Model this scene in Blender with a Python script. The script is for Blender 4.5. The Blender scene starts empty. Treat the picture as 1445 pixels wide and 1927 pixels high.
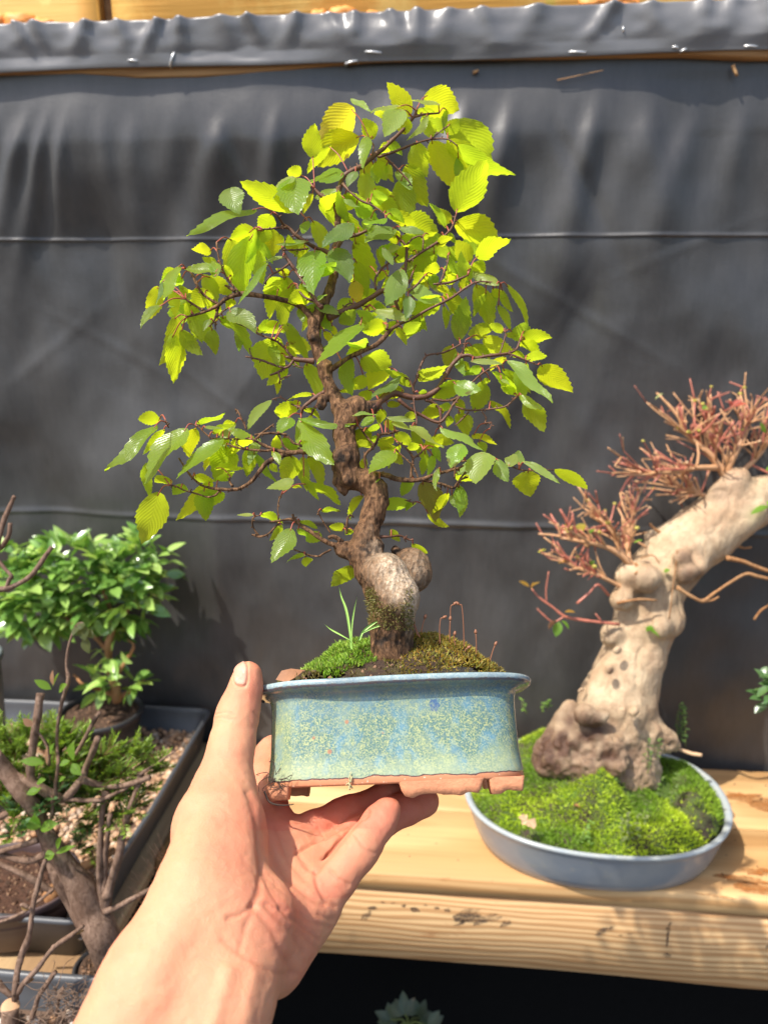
import bpy, math, random
import numpy as np
from mathutils import Matrix, Vector

random.seed(7)
RNG = np.random.default_rng(11)
SC = bpy.context.scene
COL = SC.collection

# ------------------------------------------------------------------ camera frame
FPX, CX, CY = 1447.0, 722.5, 963.5           # phone lens, in pixels of the photograph
PITCH, YAW = math.radians(15.0), math.radians(5.24)
CAM = np.array([0.0, 0.0, 1.50])
FWD = np.array([-math.sin(YAW)*math.cos(PITCH), math.cos(YAW)*math.cos(PITCH), -math.sin(PITCH)])
RGT = np.array([math.cos(YAW), math.sin(YAW), 0.0])
UPV = np.cross(RGT, FWD)
BENCH_Z = CAM[2] - 0.592
WALL_Y = 0.947
FRONT_Y = 0.696

def cam2w(p):
    p = np.asarray(p, float)
    return CAM + p[..., 0:1]*RGT + p[..., 1:2]*UPV + p[..., 2:3]*FWD
def camp(px, py, Z):
    return np.array([(px-CX)/FPX*Z, (CY-py)/FPX*Z, Z], float)
def wp(px, py, Z):
    return cam2w(camp(px, py, Z))
def ray(px, py):
    return (px-CX)/FPX*RGT + (CY-py)/FPX*UPV + FWD
def hit_z(px, py, z):
    d = ray(px, py); return CAM + d*((z-CAM[2])/d[2])
def hit_y(px, py, y):
    d = ray(px, py); return CAM + d*((y-CAM[1])/d[1])
def zdepth(w):
    return float((np.asarray(w)-CAM) @ FWD)
def proj(w):
    d = np.asarray(w)-CAM; Z = d @ FWD
    return CX+FPX*(d @ RGT)/Z, CY-FPX*(d @ UPV)/Z

# ------------------------------------------------------------------ numpy noise
_T = np.random.default_rng(3).random(65536).astype(np.float32)
def _h(i, j, k):
    return _T[(i*73856093 ^ j*19349663 ^ k*83492791) & 65535]
def vnoise(x, y, z=0.0):
    x, y, z = np.broadcast_arrays(np.asarray(x, float), np.asarray(y, float), np.asarray(z, float))
    i, j, k = np.floor(x).astype(np.int64), np.floor(y).astype(np.int64), np.floor(z).astype(np.int64)
    u, v, w = x-i, y-j, z-k
    u, v, w = u*u*(3-2*u), v*v*(3-2*v), w*w*(3-2*w)
    r = 0
    for a in (0, 1):
        for b in (0, 1):
            for c in (0, 1):
                r = r + _h(i+a, j+b, k+c)*(u if a else 1-u)*(v if b else 1-v)*(w if c else 1-w)
    return r*2-1
def fbm(x, y, z=0.0, o=4):
    r, a = 0, 1.0
    for q in range(o):
        r = r + a*vnoise(x*2**q+17*q, y*2**q-9*q, np.asarray(z)*2**q+5*q); a *= 0.5
    return r

# ------------------------------------------------------------------ objects
def mesh_obj(name, verts, faces, mats, parent=None, base=None, smooth=True, midx=None, attrs=None, uv=None):
    """verts in world coordinates; the object's origin is put at base"""
    verts = np.asarray(verts, float)
    if base is None:
        base = np.array(parent['_base']) if parent is not None else np.array([verts[:, 0].mean(), verts[:, 1].mean(), verts[:, 2].min()])
    me = bpy.data.meshes.new(name)
    if isinstance(faces, np.ndarray): faces = faces.tolist()
    me.from_pydata((verts-base).tolist(), [], faces)
    for m in (mats if isinstance(mats, (list, tuple)) else [mats]): me.materials.append(m)
    if midx is not None: me.polygons.foreach_set('material_index', np.asarray(midx, np.int32))
    me.polygons.foreach_set('use_smooth', np.full(len(me.polygons), smooth))
    for k, a in (attrs or {}).items():
        a = np.asarray(a, np.float32)
        if a.ndim == 1:
            at = me.attributes.new(k, 'FLOAT', 'POINT'); at.data.foreach_set('value', a)
        else:
            at = me.attributes.new(k, 'FLOAT_COLOR', 'POINT'); at.data.foreach_set('color', a.ravel())
    if uv is not None:
        l = me.uv_layers.new(name='UVMap')
        vi = np.empty(len(me.loops), np.int32); me.loops.foreach_get('vertex_index', vi)
        l.data.foreach_set('uv', np.asarray(uv, np.float32)[vi].ravel())
    me.update()
    o = bpy.data.objects.new(name, me); COL.objects.link(o)
    if parent is not None:
        o.parent = parent; o.location = tuple(base-np.array(parent['_base']))
    else:
        o.location = tuple(base)
    o['_base'] = [float(v) for v in base]
    return o
def thing(name, label, cat, base, group=None):
    o = bpy.data.objects.new(name, None); COL.objects.link(o)
    o.empty_display_size = 0.02; o.location = tuple(base); o['_base'] = [float(v) for v in base]
    tag(o, label, cat, group); return o
def tag(o, label=None, cat=None, group=None, kind=None):
    if label: o['label'] = label
    if cat: o['category'] = cat
    if group: o['group'] = group
    if kind: o['kind'] = kind
    return o

class MB:
    """collects pieces into one mesh"""
    def __init__(s): s.v, s.f, s.m, s.n = [], [], [], 0; s.a = []; s.uv = []
    def add(s, v, f, m=0, a=None, uv=None):
        v = np.asarray(v, float)
        s.v.append(v); s.f += [[i+s.n for i in q] for q in f]; s.m += [m]*len(f); s.n += len(v)
        if a is not None: s.a.append(np.broadcast_to(np.asarray(a, float), (len(v), len(np.atleast_1d(a)) if np.ndim(a) < 2 else np.shape(a)[1])))
        if uv is not None: s.uv.append(uv)
    def build(s, name, mats, parent=None, base=None, smooth=True, akey=None, attrs=None):
        A = dict(attrs or {})
        if akey and s.a: A[akey] = np.concatenate(s.a)
        return mesh_obj(name, np.concatenate(s.v), s.f, mats, parent, base, smooth, s.m, A, np.concatenate(s.uv) if s.uv else None)

def box(x0, x1, y0, y1, z0, z1, bev=0.0, jit=0.0):
    """box with chamfered long edges"""
    if bev <= 0:
        v = [(x, y, z) for x in (x0, x1) for y in (y0, y1) for z in (z0, z1)]
        f = [(0, 1, 3, 2), (4, 6, 7, 5), (0, 4, 5, 1), (2, 3, 7, 6), (0, 2, 6, 4), (1, 5, 7, 3)]
        return np.array(v, float), f
    b = bev
    ring = [(y0+b, z0), (y1-b, z0), (y1, z0+b), (y1, z1-b), (y1-b, z1), (y0+b, z1), (y0, z1-b), (y0, z0+b)]
    n = 40; xs = np.linspace(x0, x1, n)
    v = []
    for i, x in enumerate(xs):
        dz = jit*float(vnoise(x*9, 3.1)); dy = jit*float(vnoise(x*7, 9.7))
        v += [(x, y+dy, z+dz) for y, z in ring]
    f = []
    for i in range(n-1):
        for k in range(8):
            f.append((i*8+k, i*8+(k+1) % 8, (i+1)*8+(k+1) % 8, (i+1)*8+k))
    f.append(tuple(range(8))[::-1]); f.append(tuple((n-1)*8+k for k in range(8)))
    return np.array(v, float), f

def catmull(P, sub):
    P = np.asarray(P, float); n = len(P)
    if n < 3: 
        t = np.linspace(0, 1, sub+1)[:, None]; return P[0]*(1-t)+P[-1]*t
    Q = np.vstack([2*P[0]-P[1], P, 2*P[-1]-P[-2]]); out = []
    for i in range(n-1):
        p0, p1, p2, p3 = Q[i:i+4]
        for t in np.linspace(0, 1, sub, endpoint=False):
            out.append(.5*((2*p1)+(-p0+p2)*t+(2*p0-5*p1+4*p2-p3)*t*t+(-p0+3*p1-3*p2+p3)*t**3))
    out.append(P[-1]); return np.array(out)
def tube(P, R, seg=8, sub=4, knob=0.0, cap=True, seed=0):
    """tapered round tube through world points P with radii R"""
    Q = catmull(np.column_stack([np.asarray(P, float), np.asarray(R, float)]), sub)
    C, r = Q[:, :3], np.maximum(Q[:, 3], 1e-5)
    n = len(C); T = np.gradient(C, axis=0); T /= np.linalg.norm(T, axis=1)[:, None]+1e-12
    u = np.cross(T[0], [0.3, 0.2, 0.93]); u /= np.linalg.norm(u)+1e-9
    V = np.empty((n, seg, 3)); ang = np.linspace(0, 2*np.pi, seg, endpoint=False)
    for i in range(n):
        u = u-T[i]*(u @ T[i]); u /= np.linalg.norm(u)+1e-12; w = np.cross(T[i], u)
        V[i] = C[i]+r[i]*(np.cos(ang)[:, None]*u+np.sin(ang)[:, None]*w)
    if knob:
        N = V-C[:, None, :]
        s = 1.0/(np.mean(r)*3)
        V = C[:, None, :]+N*(1+knob*vnoise(V[..., 0]*s+seed, V[..., 1]*s, V[..., 2]*s))[..., None]
    f = [(i*seg+k, i*seg+(k+1) % seg, (i+1)*seg+(k+1) % seg, (i+1)*seg+k) for i in range(n-1) for k in range(seg)]
    V = V.reshape(-1, 3)
    if cap:
        f.append(tuple(range(seg))[::-1]); f.append(tuple((n-1)*seg+k for k in range(seg)))
    return V, f

# ------------------------------------------------------------------ signed-distance modelling
def round_cone(X, Y, Z, a, b, r1, r2):
    ba = b-a; l2 = ba @ ba; rr = r1-r2; a2 = l2-rr*rr; il2 = 1.0/l2
    px, py, pz = X-a[0], Y-a[1], Z-a[2]
    y = px*ba[0]+py*ba[1]+pz*ba[2]; z = y-l2
    qx, qy, qz = px*l2-ba[0]*y, py*l2-ba[1]*y, pz*l2-ba[2]*y
    x2 = qx*qx+qy*qy+qz*qz; y2 = y*y*l2; z2 = z*z*l2
    k = np.sign(rr)*rr*rr*x2
    d = (np.sqrt(x2*a2*il2)+y*rr)*il2-r1
    c1 = np.sign(z)*a2*z2 > k
    c2 = np.sign(y)*a2*y2 < k
    d = np.where(c1, np.sqrt(x2+z2)*il2-r2, np.where(c2, np.sqrt(x2+y2)*il2-r1, d))
    return d
class SDF:
    def __init__(s, lo, hi, h):
        s.lo, s.h = np.array(lo, float), h
        s.n = np.ceil((np.array(hi)-s.lo)/h).astype(int)+1
        s.D = np.full(tuple(s.n), 0.05, np.float32)
        s.ax = [s.lo[i]+h*np.arange(s.n[i]) for i in range(3)]
    def cone(s, a, b, r1, r2, k=0.0, D=None):
        D = s.D if D is None else D
        a, b = np.asarray(a, float), np.asarray(b, float)
        if np.linalg.norm(b-a) <= abs(r1-r2)+1e-6: b = a+np.array([0, 0, abs(r1-r2)+1e-4])
        m = max(r1, r2)+k+4*s.h
        i0 = np.clip(np.floor((np.minimum(a, b)-m-s.lo)/s.h).astype(int), 0, s.n)
        i1 = np.clip(np.ceil((np.maximum(a, b)+m-s.lo)/s.h).astype(int)+1, 0, s.n)
        if np.any(i1 <= i0): return
        X, Y, Z = np.meshgrid(*[s.ax[q][i0[q]:i1[q]] for q in range(3)], indexing='ij', sparse=True)
        d = round_cone(X, Y, Z, a, b, r1, r2)
        sl = tuple(slice(i0[q], i1[q]) for q in range(3))
        D[sl] = smin(D[sl], d, k)
    def chain(s, P, R, k=0.0, kj=0.004, D=None):
        """a chain of cones as one limb, blended into D with k"""
        T = np.full_like(s.D, 0.05)
        for i in range(len(P)-1): s.cone(P[i], P[i+1], R[i], R[i+1], kj if i else 0.0, T)
        if D is None: s.D = smin(s.D, T, k)
        else: D[...] = smin(D, T, k)
    def mesh(s):
        return surface_nets(s.D, s.lo, s.h)
def smin(a, b, k):
    if k <= 0: return np.minimum(a, b)
    h = np.maximum(k-np.abs(a-b), 0)/k
    return np.minimum(a, b)-h*h*k*0.25
def surface_nets(S, lo, h):
    nx, ny, nz = S.shape; neg = S < 0
    acc = np.zeros((nx-1, ny-1, nz-1, 3), np.float32); cnt = np.zeros((nx-1, ny-1, nz-1), np.float32)
    def corner(A, o): return A[o[0]:o[0]+nx-1, o[1]:o[1]+ny-1, o[2]:o[2]+nz-1]
    for ax in range(3):
        oth = [q for q in range(3) if q != ax]
        for b in (0, 1):
            for c in (0, 1):
                o0 = [0, 0, 0]; o0[oth[0]], o0[oth[1]] = b, c
                o1 = list(o0); o1[ax] = 1
                A, B = corner(S, o0), corner(S, o1); m = corner(neg, o0) != corner(neg, o1)
                idx = np.nonzero(m); a, bb = A[idx], B[idx]; t = a/(a-bb)
                p = np.zeros((len(t), 3), np.float32); p[:] = o0; p[:, ax] = t
                acc[idx] += p; cnt[idx] += 1
    cells = np.nonzero(cnt > 0); ids = np.full(cnt.shape, -1, np.int64); ids[cells] = np.arange(len(cells[0]))
    V = lo+h*(np.column_stack(cells)+acc[cells]/cnt[cells][:, None])
    F = []
    for ax in range(3):
        o1, o2 = [q for q in range(3) if q != ax]
        sl0 = [slice(None)]*3; sl1 = [slice(None)]*3
        sl0[ax] = slice(0, -1); sl1[ax] = slice(1, None)
        for q in (o1, o2): sl0[q] = slice(1, -1); sl1[q] = slice(1, -1)
        a, b = neg[tuple(sl0)], neg[tuple(sl1)]
        e = np.column_stack(np.nonzero(a != b)); fl = a[a != b]
        e[:, o1] += 1; e[:, o2] += 1
        def cid(d1, d2):
            c = e.copy(); c[:, o1] -= d1; c[:, o2] -= d2
            return ids[c[:, 0], c[:, 1], c[:, 2]]
        q = np.column_stack([cid(1, 1), cid(0, 1), cid(0, 0), cid(1, 0)])
        if ax == 1: fl = ~fl
        q[~fl] = q[~fl][:, ::-1]
        F.append(q)
    return V, np.concatenate(F)
def relax(V, F, it=2, lam=0.5):
    E = np.concatenate([F[:, [0, 1]], F[:, [1, 2]], F[:, [2, 3]], F[:, [3, 0]]])
    n = len(V); deg = np.bincount(E[:, 0], minlength=n)+np.bincount(E[:, 1], minlength=n)
    for _ in range(it):
        S = np.zeros_like(V)
        for c in range(3):
            S[:, c] = np.bincount(E[:, 0], V[E[:, 1], c], n)+np.bincount(E[:, 1], V[E[:, 0], c], n)
        V = V+lam*(S/np.maximum(deg, 1)[:, None]-V)
    return V
def vnormals(V, F):
    a, b, c = V[F[:, 0]], V[F[:, 1]], V[F[:, 2]]; fn = np.cross(b-a, c-a)
    if F.shape[1] == 4: fn = fn+np.cross(c-a, V[F[:, 3]]-a)
    N = np.zeros_like(V)
    for q in range(F.shape[1]):
        for ax in range(3): N[:, ax] += np.bincount(F[:, q], fn[:, ax], len(V))
    return N/(np.linalg.norm(N, axis=1)[:, None]+1e-12)

# ------------------------------------------------------------------ material helpers
def new_mat(name):
    m = bpy.data.materials.new(name); m.use_nodes = True
    nt = m.node_tree; nt.nodes.clear()
    out = nt.nodes.new('ShaderNodeOutputMaterial')
    return m, nt, out
class NT:
    def __init__(s, name):
        s.m, s.nt, s.out = new_mat(name)
    def n(s, t, **kw):
        nd = s.nt.nodes.new(t)
        for k, v in kw.items(): setattr(nd, k, v)
        return nd
    def l(s, a, b): s.nt.links.new(a, b)
    def tex(s, kind='Object'): 
        return s.n('ShaderNodeTexCoord').outputs[kind]
    def mapping(s, src, scale=(1, 1, 1), rot=(0, 0, 0), loc=(0, 0, 0)):
        mp = s.n('ShaderNodeMapping'); mp.inputs['Scale'].default_value = scale; mp.inputs['Rotation'].default_value = rot; mp.inputs['Location'].default_value = loc
        s.l(src, mp.inputs['Vector']); return mp.outputs[0]
    def noise(s, vec, scale, detail=4, rough=0.55, dist=0.0):
        nd = s.n('ShaderNodeTexNoise'); nd.inputs['Scale'].default_value = scale; nd.inputs['Detail'].default_value = detail
        nd.inputs['Roughness'].default_value = rough; nd.inputs['Distortion'].default_value = dist
        if vec is not None: s.l(vec, nd.inputs['Vector'])
        return nd.outputs['Fac']
    def voro(s, vec, scale, feature='F1', rnd=1.0, out='Distance'):
        nd = s.n('ShaderNodeTexVoronoi', feature=feature); nd.inputs['Scale'].default_value = scale; nd.inputs['Randomness'].default_value = rnd
        if vec is not None: s.l(vec, nd.inputs['Vector'])
        return nd.outputs[out]
    def ramp(s, fac, stops, interp='LINEAR'):
        nd = s.n('ShaderNodeValToRGB'); cr = nd.color_ramp; cr.interpolation = interp
        while len(cr.elements) > 1: cr.elements.remove(cr.elements[-1])
        for i, (p, c) in enumerate(stops):
            e = cr.elements[0] if i == 0 else cr.elements.new(p)
            e.position = p; e.color = tuple(c)+((1,) if len(c) == 3 else ()) if not isinstance(c, (int, float)) else (c, c, c, 1)
        s.l(fac, nd.inputs[0]); return nd.outputs[0]
    def mix(s, fac, a, b, mode='MIX'):
        nd = s.n('ShaderNodeMix', data_type='RGBA', blend_type=mode)
        for v, i in ((fac, 0), (a, 6), (b, 7)):
            if hasattr(v, 'is_linked'): s.l(v, nd.inputs[i])
            else: nd.inputs[i].default_value = v if i == 0 else (tuple(v)+(1,) if len(v) == 3 else v)
        return nd.outputs[2]
    def math(s, op, a, b=0.0, c=0.0):
        nd = s.n('ShaderNodeMath', operation=op)
        for i, v in enumerate((a, b, c)):
            if hasattr(v, 'is_linked'): s.l(v, nd.inputs[i])
            else: nd.inputs[i].default_value = v
        return nd.outputs[0]
    def sep(s, vec):
        nd = s.n('ShaderNodeSeparateXYZ'); s.l(vec, nd.inputs[0]); return nd.outputs
    def attr(s, name, out='Fac'):
        return s.n('ShaderNodeAttribute', attribute_name=name).outputs[out]
    def bump(s, h, strength=0.3, dist=0.002, normal=None):
        nd = s.n('ShaderNodeBump'); nd.inputs['Strength'].default_value = strength; nd.inputs['Distance'].default_value = dist
        s.l(h, nd.inputs['Height'])
        if normal is not None: s.l(normal, nd.inputs['Normal'])
        return nd.outputs[0]
    def pbr(s, color, rough=0.6, normal=None, **kw):
        p = s.n('ShaderNodeBsdfPrincipled')
        def put(k, v):
            if hasattr(v, 'is_linked'): s.l(v, p.inputs[k])
            else: p.inputs[k].default_value = (tuple(v)+(1,) if isinstance(v, (tuple, list)) and len(v) == 3 and k not in ('Subsurface Radius',) else v)
        put('Base Color', color); put('Roughness', rough)
        for k, v in kw.items(): put(k.replace('_', ' '), v)
        if normal is not None: s.l(normal, p.inputs['Normal'])
        return p.outputs[0]
    def done(s, shader):
        s.l(shader, s.out.inputs['Surface']); return s.m
# ------------------------------------------------------------------ materials
def m_plastic(name, base, rough=0.42, dust=0.35, bump=0.25):
    t = NT(name); v = t.tex()
    big = t.noise(v, 5.0, 5, 0.6); fine = t.noise(v, 220.0, 3, 0.6)
    vert = t.noise(t.mapping(v, (60, 60, 14)), 3.0, 4, 0.65)
    c = t.mix(t.ramp(big, [(0.35, 0.0), (0.7, 1.0)]), base, tuple(min(1, b*1.5+0.012) for b in base))
    c = t.mix(t.math('MULTIPLY', vert, dust*0.5), c, (0.22, 0.21, 0.21))
    r = t.ramp(big, [(0.3, rough-0.08), (0.75, rough+0.12)])
    h = t.math('ADD', t.math('MULTIPLY', fine, 0.35), t.math('MULTIPLY', t.noise(v, 45.0, 4, 0.6), 0.65))
    return t.done(t.pbr(c, r, t.bump(h, bump, 0.0015), Specular_IOR_Level=0.55))
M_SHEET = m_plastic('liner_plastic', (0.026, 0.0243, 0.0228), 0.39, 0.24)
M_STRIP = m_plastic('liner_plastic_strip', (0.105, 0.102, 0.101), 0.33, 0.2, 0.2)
M_TRAY = m_plastic('tray_plastic', (0.030, 0.032, 0.036), 0.42, 0.25, 0.3)
M_BLACKPOT = m_plastic('nursery_pot_plastic', (0.014, 0.013, 0.013), 0.5, 0.1, 0.2)

def m_wood(name, light, dark, axis='X', ring=26.0, stain=0.5, grey=0.0, streak=(0.30, 0.13, 0.035)):
    """sawn softwood: stretched grain along one axis, knots of darker figure, rusty and inky stains"""
    t = NT(name); v = t.tex()
    s = {'X': (0.9, 9, 9), 'Y': (9, 0.9, 9)}[axis]
    warp = t.noise(t.mapping(v, s), 2.2, 3, 0.5)
    w = t.n('ShaderNodeTexWave', wave_type='BANDS', bands_direction='Z')
    w.inputs['Scale'].default_value = ring; w.inputs['Distortion'].default_value = 7.0; w.inputs['Detail'].default_value = 2.0; w.inputs['Detail Scale'].default_value = 0.9
    t.l(t.mapping(v, {'X': (0.16, 0.75, 1), 'Y': (0.75, 0.16, 1)}[axis], (0.1, 0.05, 0)), w.inputs['Vector'])
    fibre = t.noise(t.mapping(v, {'X': (6, 260, 260), 'Y': (260, 6, 260)}[axis]), 1.0, 4, 0.65)
    c = t.mix(t.ramp(w.outputs['Fac'], [(0.15, 0.0), (0.8, 0.75)]), light, dark)
    c = t.mix(t.ramp(warp, [(0.4, 0.0), (0.75, 0.6)]), c, tuple(d*1.15 for d in dark))
    c = t.mix(t.ramp(fibre, [(0.45, 0.0), (0.8, 0.35)]), c, tuple(d*0.6 for d in dark))
    st = t.noise(t.mapping(v, {'X': (5, 16, 16), 'Y': (16, 5, 16)}[axis], loc=(3.3, 1.7, 0.2)), 1.6, 5, 0.65, 0.6)
    c = t.mix(t.ramp(st, [(0.62, 0.0), (0.68, stain)]), c, streak)
    sp = t.noise(v, 55.0, 4, 0.7)
    c = t.mix(t.ramp(sp, [(0.68, 0.0), (0.74, 0.55*stain)]), c, (0.05, 0.03, 0.02))
    if grey: c = t.mix(grey, c, (0.13, 0.12, 0.11))
    h = t.math('ADD', t.math('MULTIPLY', fibre, 0.6), t.math('MULTIPLY', w.outputs['Fac'], 0.4))
    return t.done(t.pbr(c, 0.62, t.bump(h, 0.35, 0.0012)))
M_WOOD = m_wood('bench_pine', (0.60, 0.38, 0.17), (0.39, 0.20, 0.07), 'X', 24)
M_WOODF = m_wood('bench_front_pine', (0.74, 0.50, 0.25), (0.38, 0.185, 0.065), 'X', 40, 0.6, 0.0, (0.40, 0.18, 0.065))
M_WOODY = m_wood('side_bench_pine', (0.46, 0.31, 0.15), (0.28, 0.15, 0.06), 'Y', 24, 0.5, 0.15)
M_RAIL = m_wood('rail_pine', (0.42, 0.24, 0.10), (0.28, 0.14, 0.05), 'X', 30, 0.4)
def m_fence():
    t = NT('fence_wood'); v = t.tex()
    c = t.mix(t.noise(t.mapping(v, (3, 60, 45)), 1.0, 5, 0.65), (0.66, 0.35, 0.055), (0.46, 0.20, 0.03))
    mot = t.noise(v, 14.0, 4, 0.6)
    c = t.mix(t.ramp(mot, [(0.5, 0.0), (0.65, 0.6)]), c, (0.74, 0.50, 0.14))
    gr = t.noise(t.mapping(v, (14, 6, 3)), 1.0, 3, 0.55)
    c = t.mix(t.ramp(gr, [(0.62, 0.0), (0.7, 0.75)]), c, (0.35, 0.38, 0.03))
    dk = t.noise(t.mapping(v, (22, 6, 5), loc=(5, 0, 0)), 1.0, 4, 0.6)
    c = t.mix(t.ramp(dk, [(0.66, 0.0), (0.72, 0.8)]), c, (0.16, 0.07, 0.02))
    return t.done(t.pbr(c, 0.7, t.bump(t.noise(t.mapping(v, (8, 200, 200)), 1, 4), 0.4, 0.002)))
M_FENCE = m_fence()
def m_simple(name, col, rough=0.6, var=0.3, scale=60.0, bump=0.3, bd=0.001, **kw):
    t = NT(name); v = t.tex(); n = t.noise(v, scale, 5, 0.6)
    c = t.mix(n, tuple(x*(1-var) for x in col), tuple(min(1, x*(1+var)) for x in col))
    return t.done(t.pbr(c, rough, t.bump(t.noise(v, scale*2.3, 4, 0.6), bump, bd), **kw))
M_FOAM = m_simple('expanding_foam', (0.72, 0.27, 0.05), 0.6, 0.25, 40, 0.4, 0.003)
M_STAPLE = m_simple('staple_metal', (0.75, 0.74, 0.72), 0.3, 0.1, 300, 0.1, 0.0002, Metallic=0.6)
M_GROUND = m_simple('ground_soil', (0.035, 0.028, 0.022), 0.9, 0.5, 30, 0.6, 0.01)
M_SOIL = m_simple('potting_soil', (0.075, 0.040, 0.022), 0.95, 0.6, 420, 0.9, 0.002)
M_SOILRED = m_simple('red_soil', (0.10, 0.042, 0.02), 0.95, 0.7, 260, 1.0, 0.006)
M_BROWNPOT = m_simple('brown_clay', (0.085, 0.052, 0.048), 0.5, 0.2, 40, 0.2, 0.001)
def m_stain(name, col, rough, lo, hi, sc):
    """a stain soaked unevenly into the wood: bare wood shows through it"""
    t = NT(name); v = t.tex('Object'); g_ = t.n('ShaderNodeNewGeometry').outputs['Position']
    n = t.math('ADD', t.math('MULTIPLY', t.noise(t.mapping(g_, (1, 3.5, 3.5)), sc, 5, .7), .7), t.math('MULTIPLY', t.noise(g_, sc*6, 3, .6), .3))
    a = t.ramp(n, [(lo, 0.0), (hi, .9)]); p = t.pbr(t.mix(n, tuple(c*.6 for c in col), tuple(c*1.5 for c in col)), rough)
    tr = t.n('ShaderNodeBsdfTransparent'); mx = t.n('ShaderNodeMixShader'); t.l(a, mx.inputs[0]); t.l(tr.outputs[0], mx.inputs[1]); t.l(p, mx.inputs[2])
    return t.done(mx.outputs[0])
M_INK = m_stain('dark_stain', (0.09, 0.06, 0.042), 0.8, .38, .62, 60)
M_RUST = m_stain('rust_stain', (0.30, 0.105, 0.025), 0.35, .36, .62, 40)

def m_bark(name, a, b, c3, sx=(1, 1, 0.35), scale=420.0, bump=0.8, bd=0.0012, rough=0.8):
    t = NT(name); v = t.mapping(t.tex(), sx)
    n1 = t.noise(v, scale*0.16, 5, 0.6); n2 = t.noise(v, scale, 5, 0.65, 0.8); vo = t.voro(v, scale*0.8)
    c = t.mix(t.ramp(n2, [(0.35, 0.0), (0.65, 1.0)]), a, b)
    c = t.mix(t.ramp(n1, [(0.45, 0.0), (0.72, 0.8)]), c, c3)
    pale = t.attr('pale')
    pc = t.mix(t.ramp(t.noise(t.tex(), 600, 5, 0.7), [(0.4, 0.0), (0.62, 1.0)]), (0.34, 0.23, 0.14), (0.60, 0.465, 0.325))
    c = t.mix(pale, c, pc)
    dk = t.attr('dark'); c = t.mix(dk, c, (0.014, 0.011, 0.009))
    h = t.math('ADD', t.math('MULTIPLY', n2, 0.6), t.math('MULTIPLY', vo, 0.6))
    return t.done(t.pbr(c, rough, t.bump(h, bump, bd), Specular_IOR_Level=0.25))
M_BARK = m_bark('elm_bark', (0.022, 0.009, 0.004), (0.235, 0.12, 0.056), (0.10, 0.048, 0.021), bump=1.0, bd=0.0024)
M_TWIG = m_simple('elm_twig_bark', (0.105, 0.038, 0.016), 0.55, 0.6, 500, 0.6, 0.0006)
M_PETIOLE = m_simple('petiole_red', (0.33, 0.07, 0.04), 0.45, 0.2, 400, 0.1)
def m_maple():
    t = NT('maple_bark'); v = t.tex()
    n = t.noise(v, 26, 5, 0.6); f = t.noise(t.mapping(v, (1, 1, 0.4)), 160, 5, 0.65)
    c = t.mix(t.ramp(n, [(0.35, 0.0), (0.7, 1.0)]), (0.38, 0.25, 0.14), (0.60, 0.455, 0.29))
    c = t.mix(t.ramp(f, [(0.45, 0.0), (0.75, 0.6)]), c, (0.22, 0.12, 0.06)); c = t.mix(t.ramp(t.noise(v, 9, 4, .6), [(.5, 0), (.7, .5)]), c, (0.40, 0.22, 0.13))
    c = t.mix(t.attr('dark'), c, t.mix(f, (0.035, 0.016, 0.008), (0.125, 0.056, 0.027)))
    return t.done(t.pbr(c, 0.65, t.bump(t.math('ADD', f, t.math('MULTIPLY', t.noise(v, 420, 4, .7), .5)), 0.8, 0.003)))
M_MAPLE = m_maple()
M_MTWIG = m_simple('maple_twig', (0.50, 0.265, 0.125), 0.5, 0.35, 90, 0.3)
M_MRED = m_simple('maple_red_shoot', (0.42, 0.135, 0.085), 0.4, 0.35, 90, 0.2)
M_CUT = m_simple('cut_wood', (0.50, 0.32, 0.18), 0.7, 0.3, 200, 0.3)
M_GREYTWIG = m_bark('grey_brown_bark', (0.085, 0.048, 0.03), (0.24, 0.155, 0.11), (0.14, 0.078, 0.05), (1, 1, 0.5), 260, 0.7, 0.001)

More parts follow.
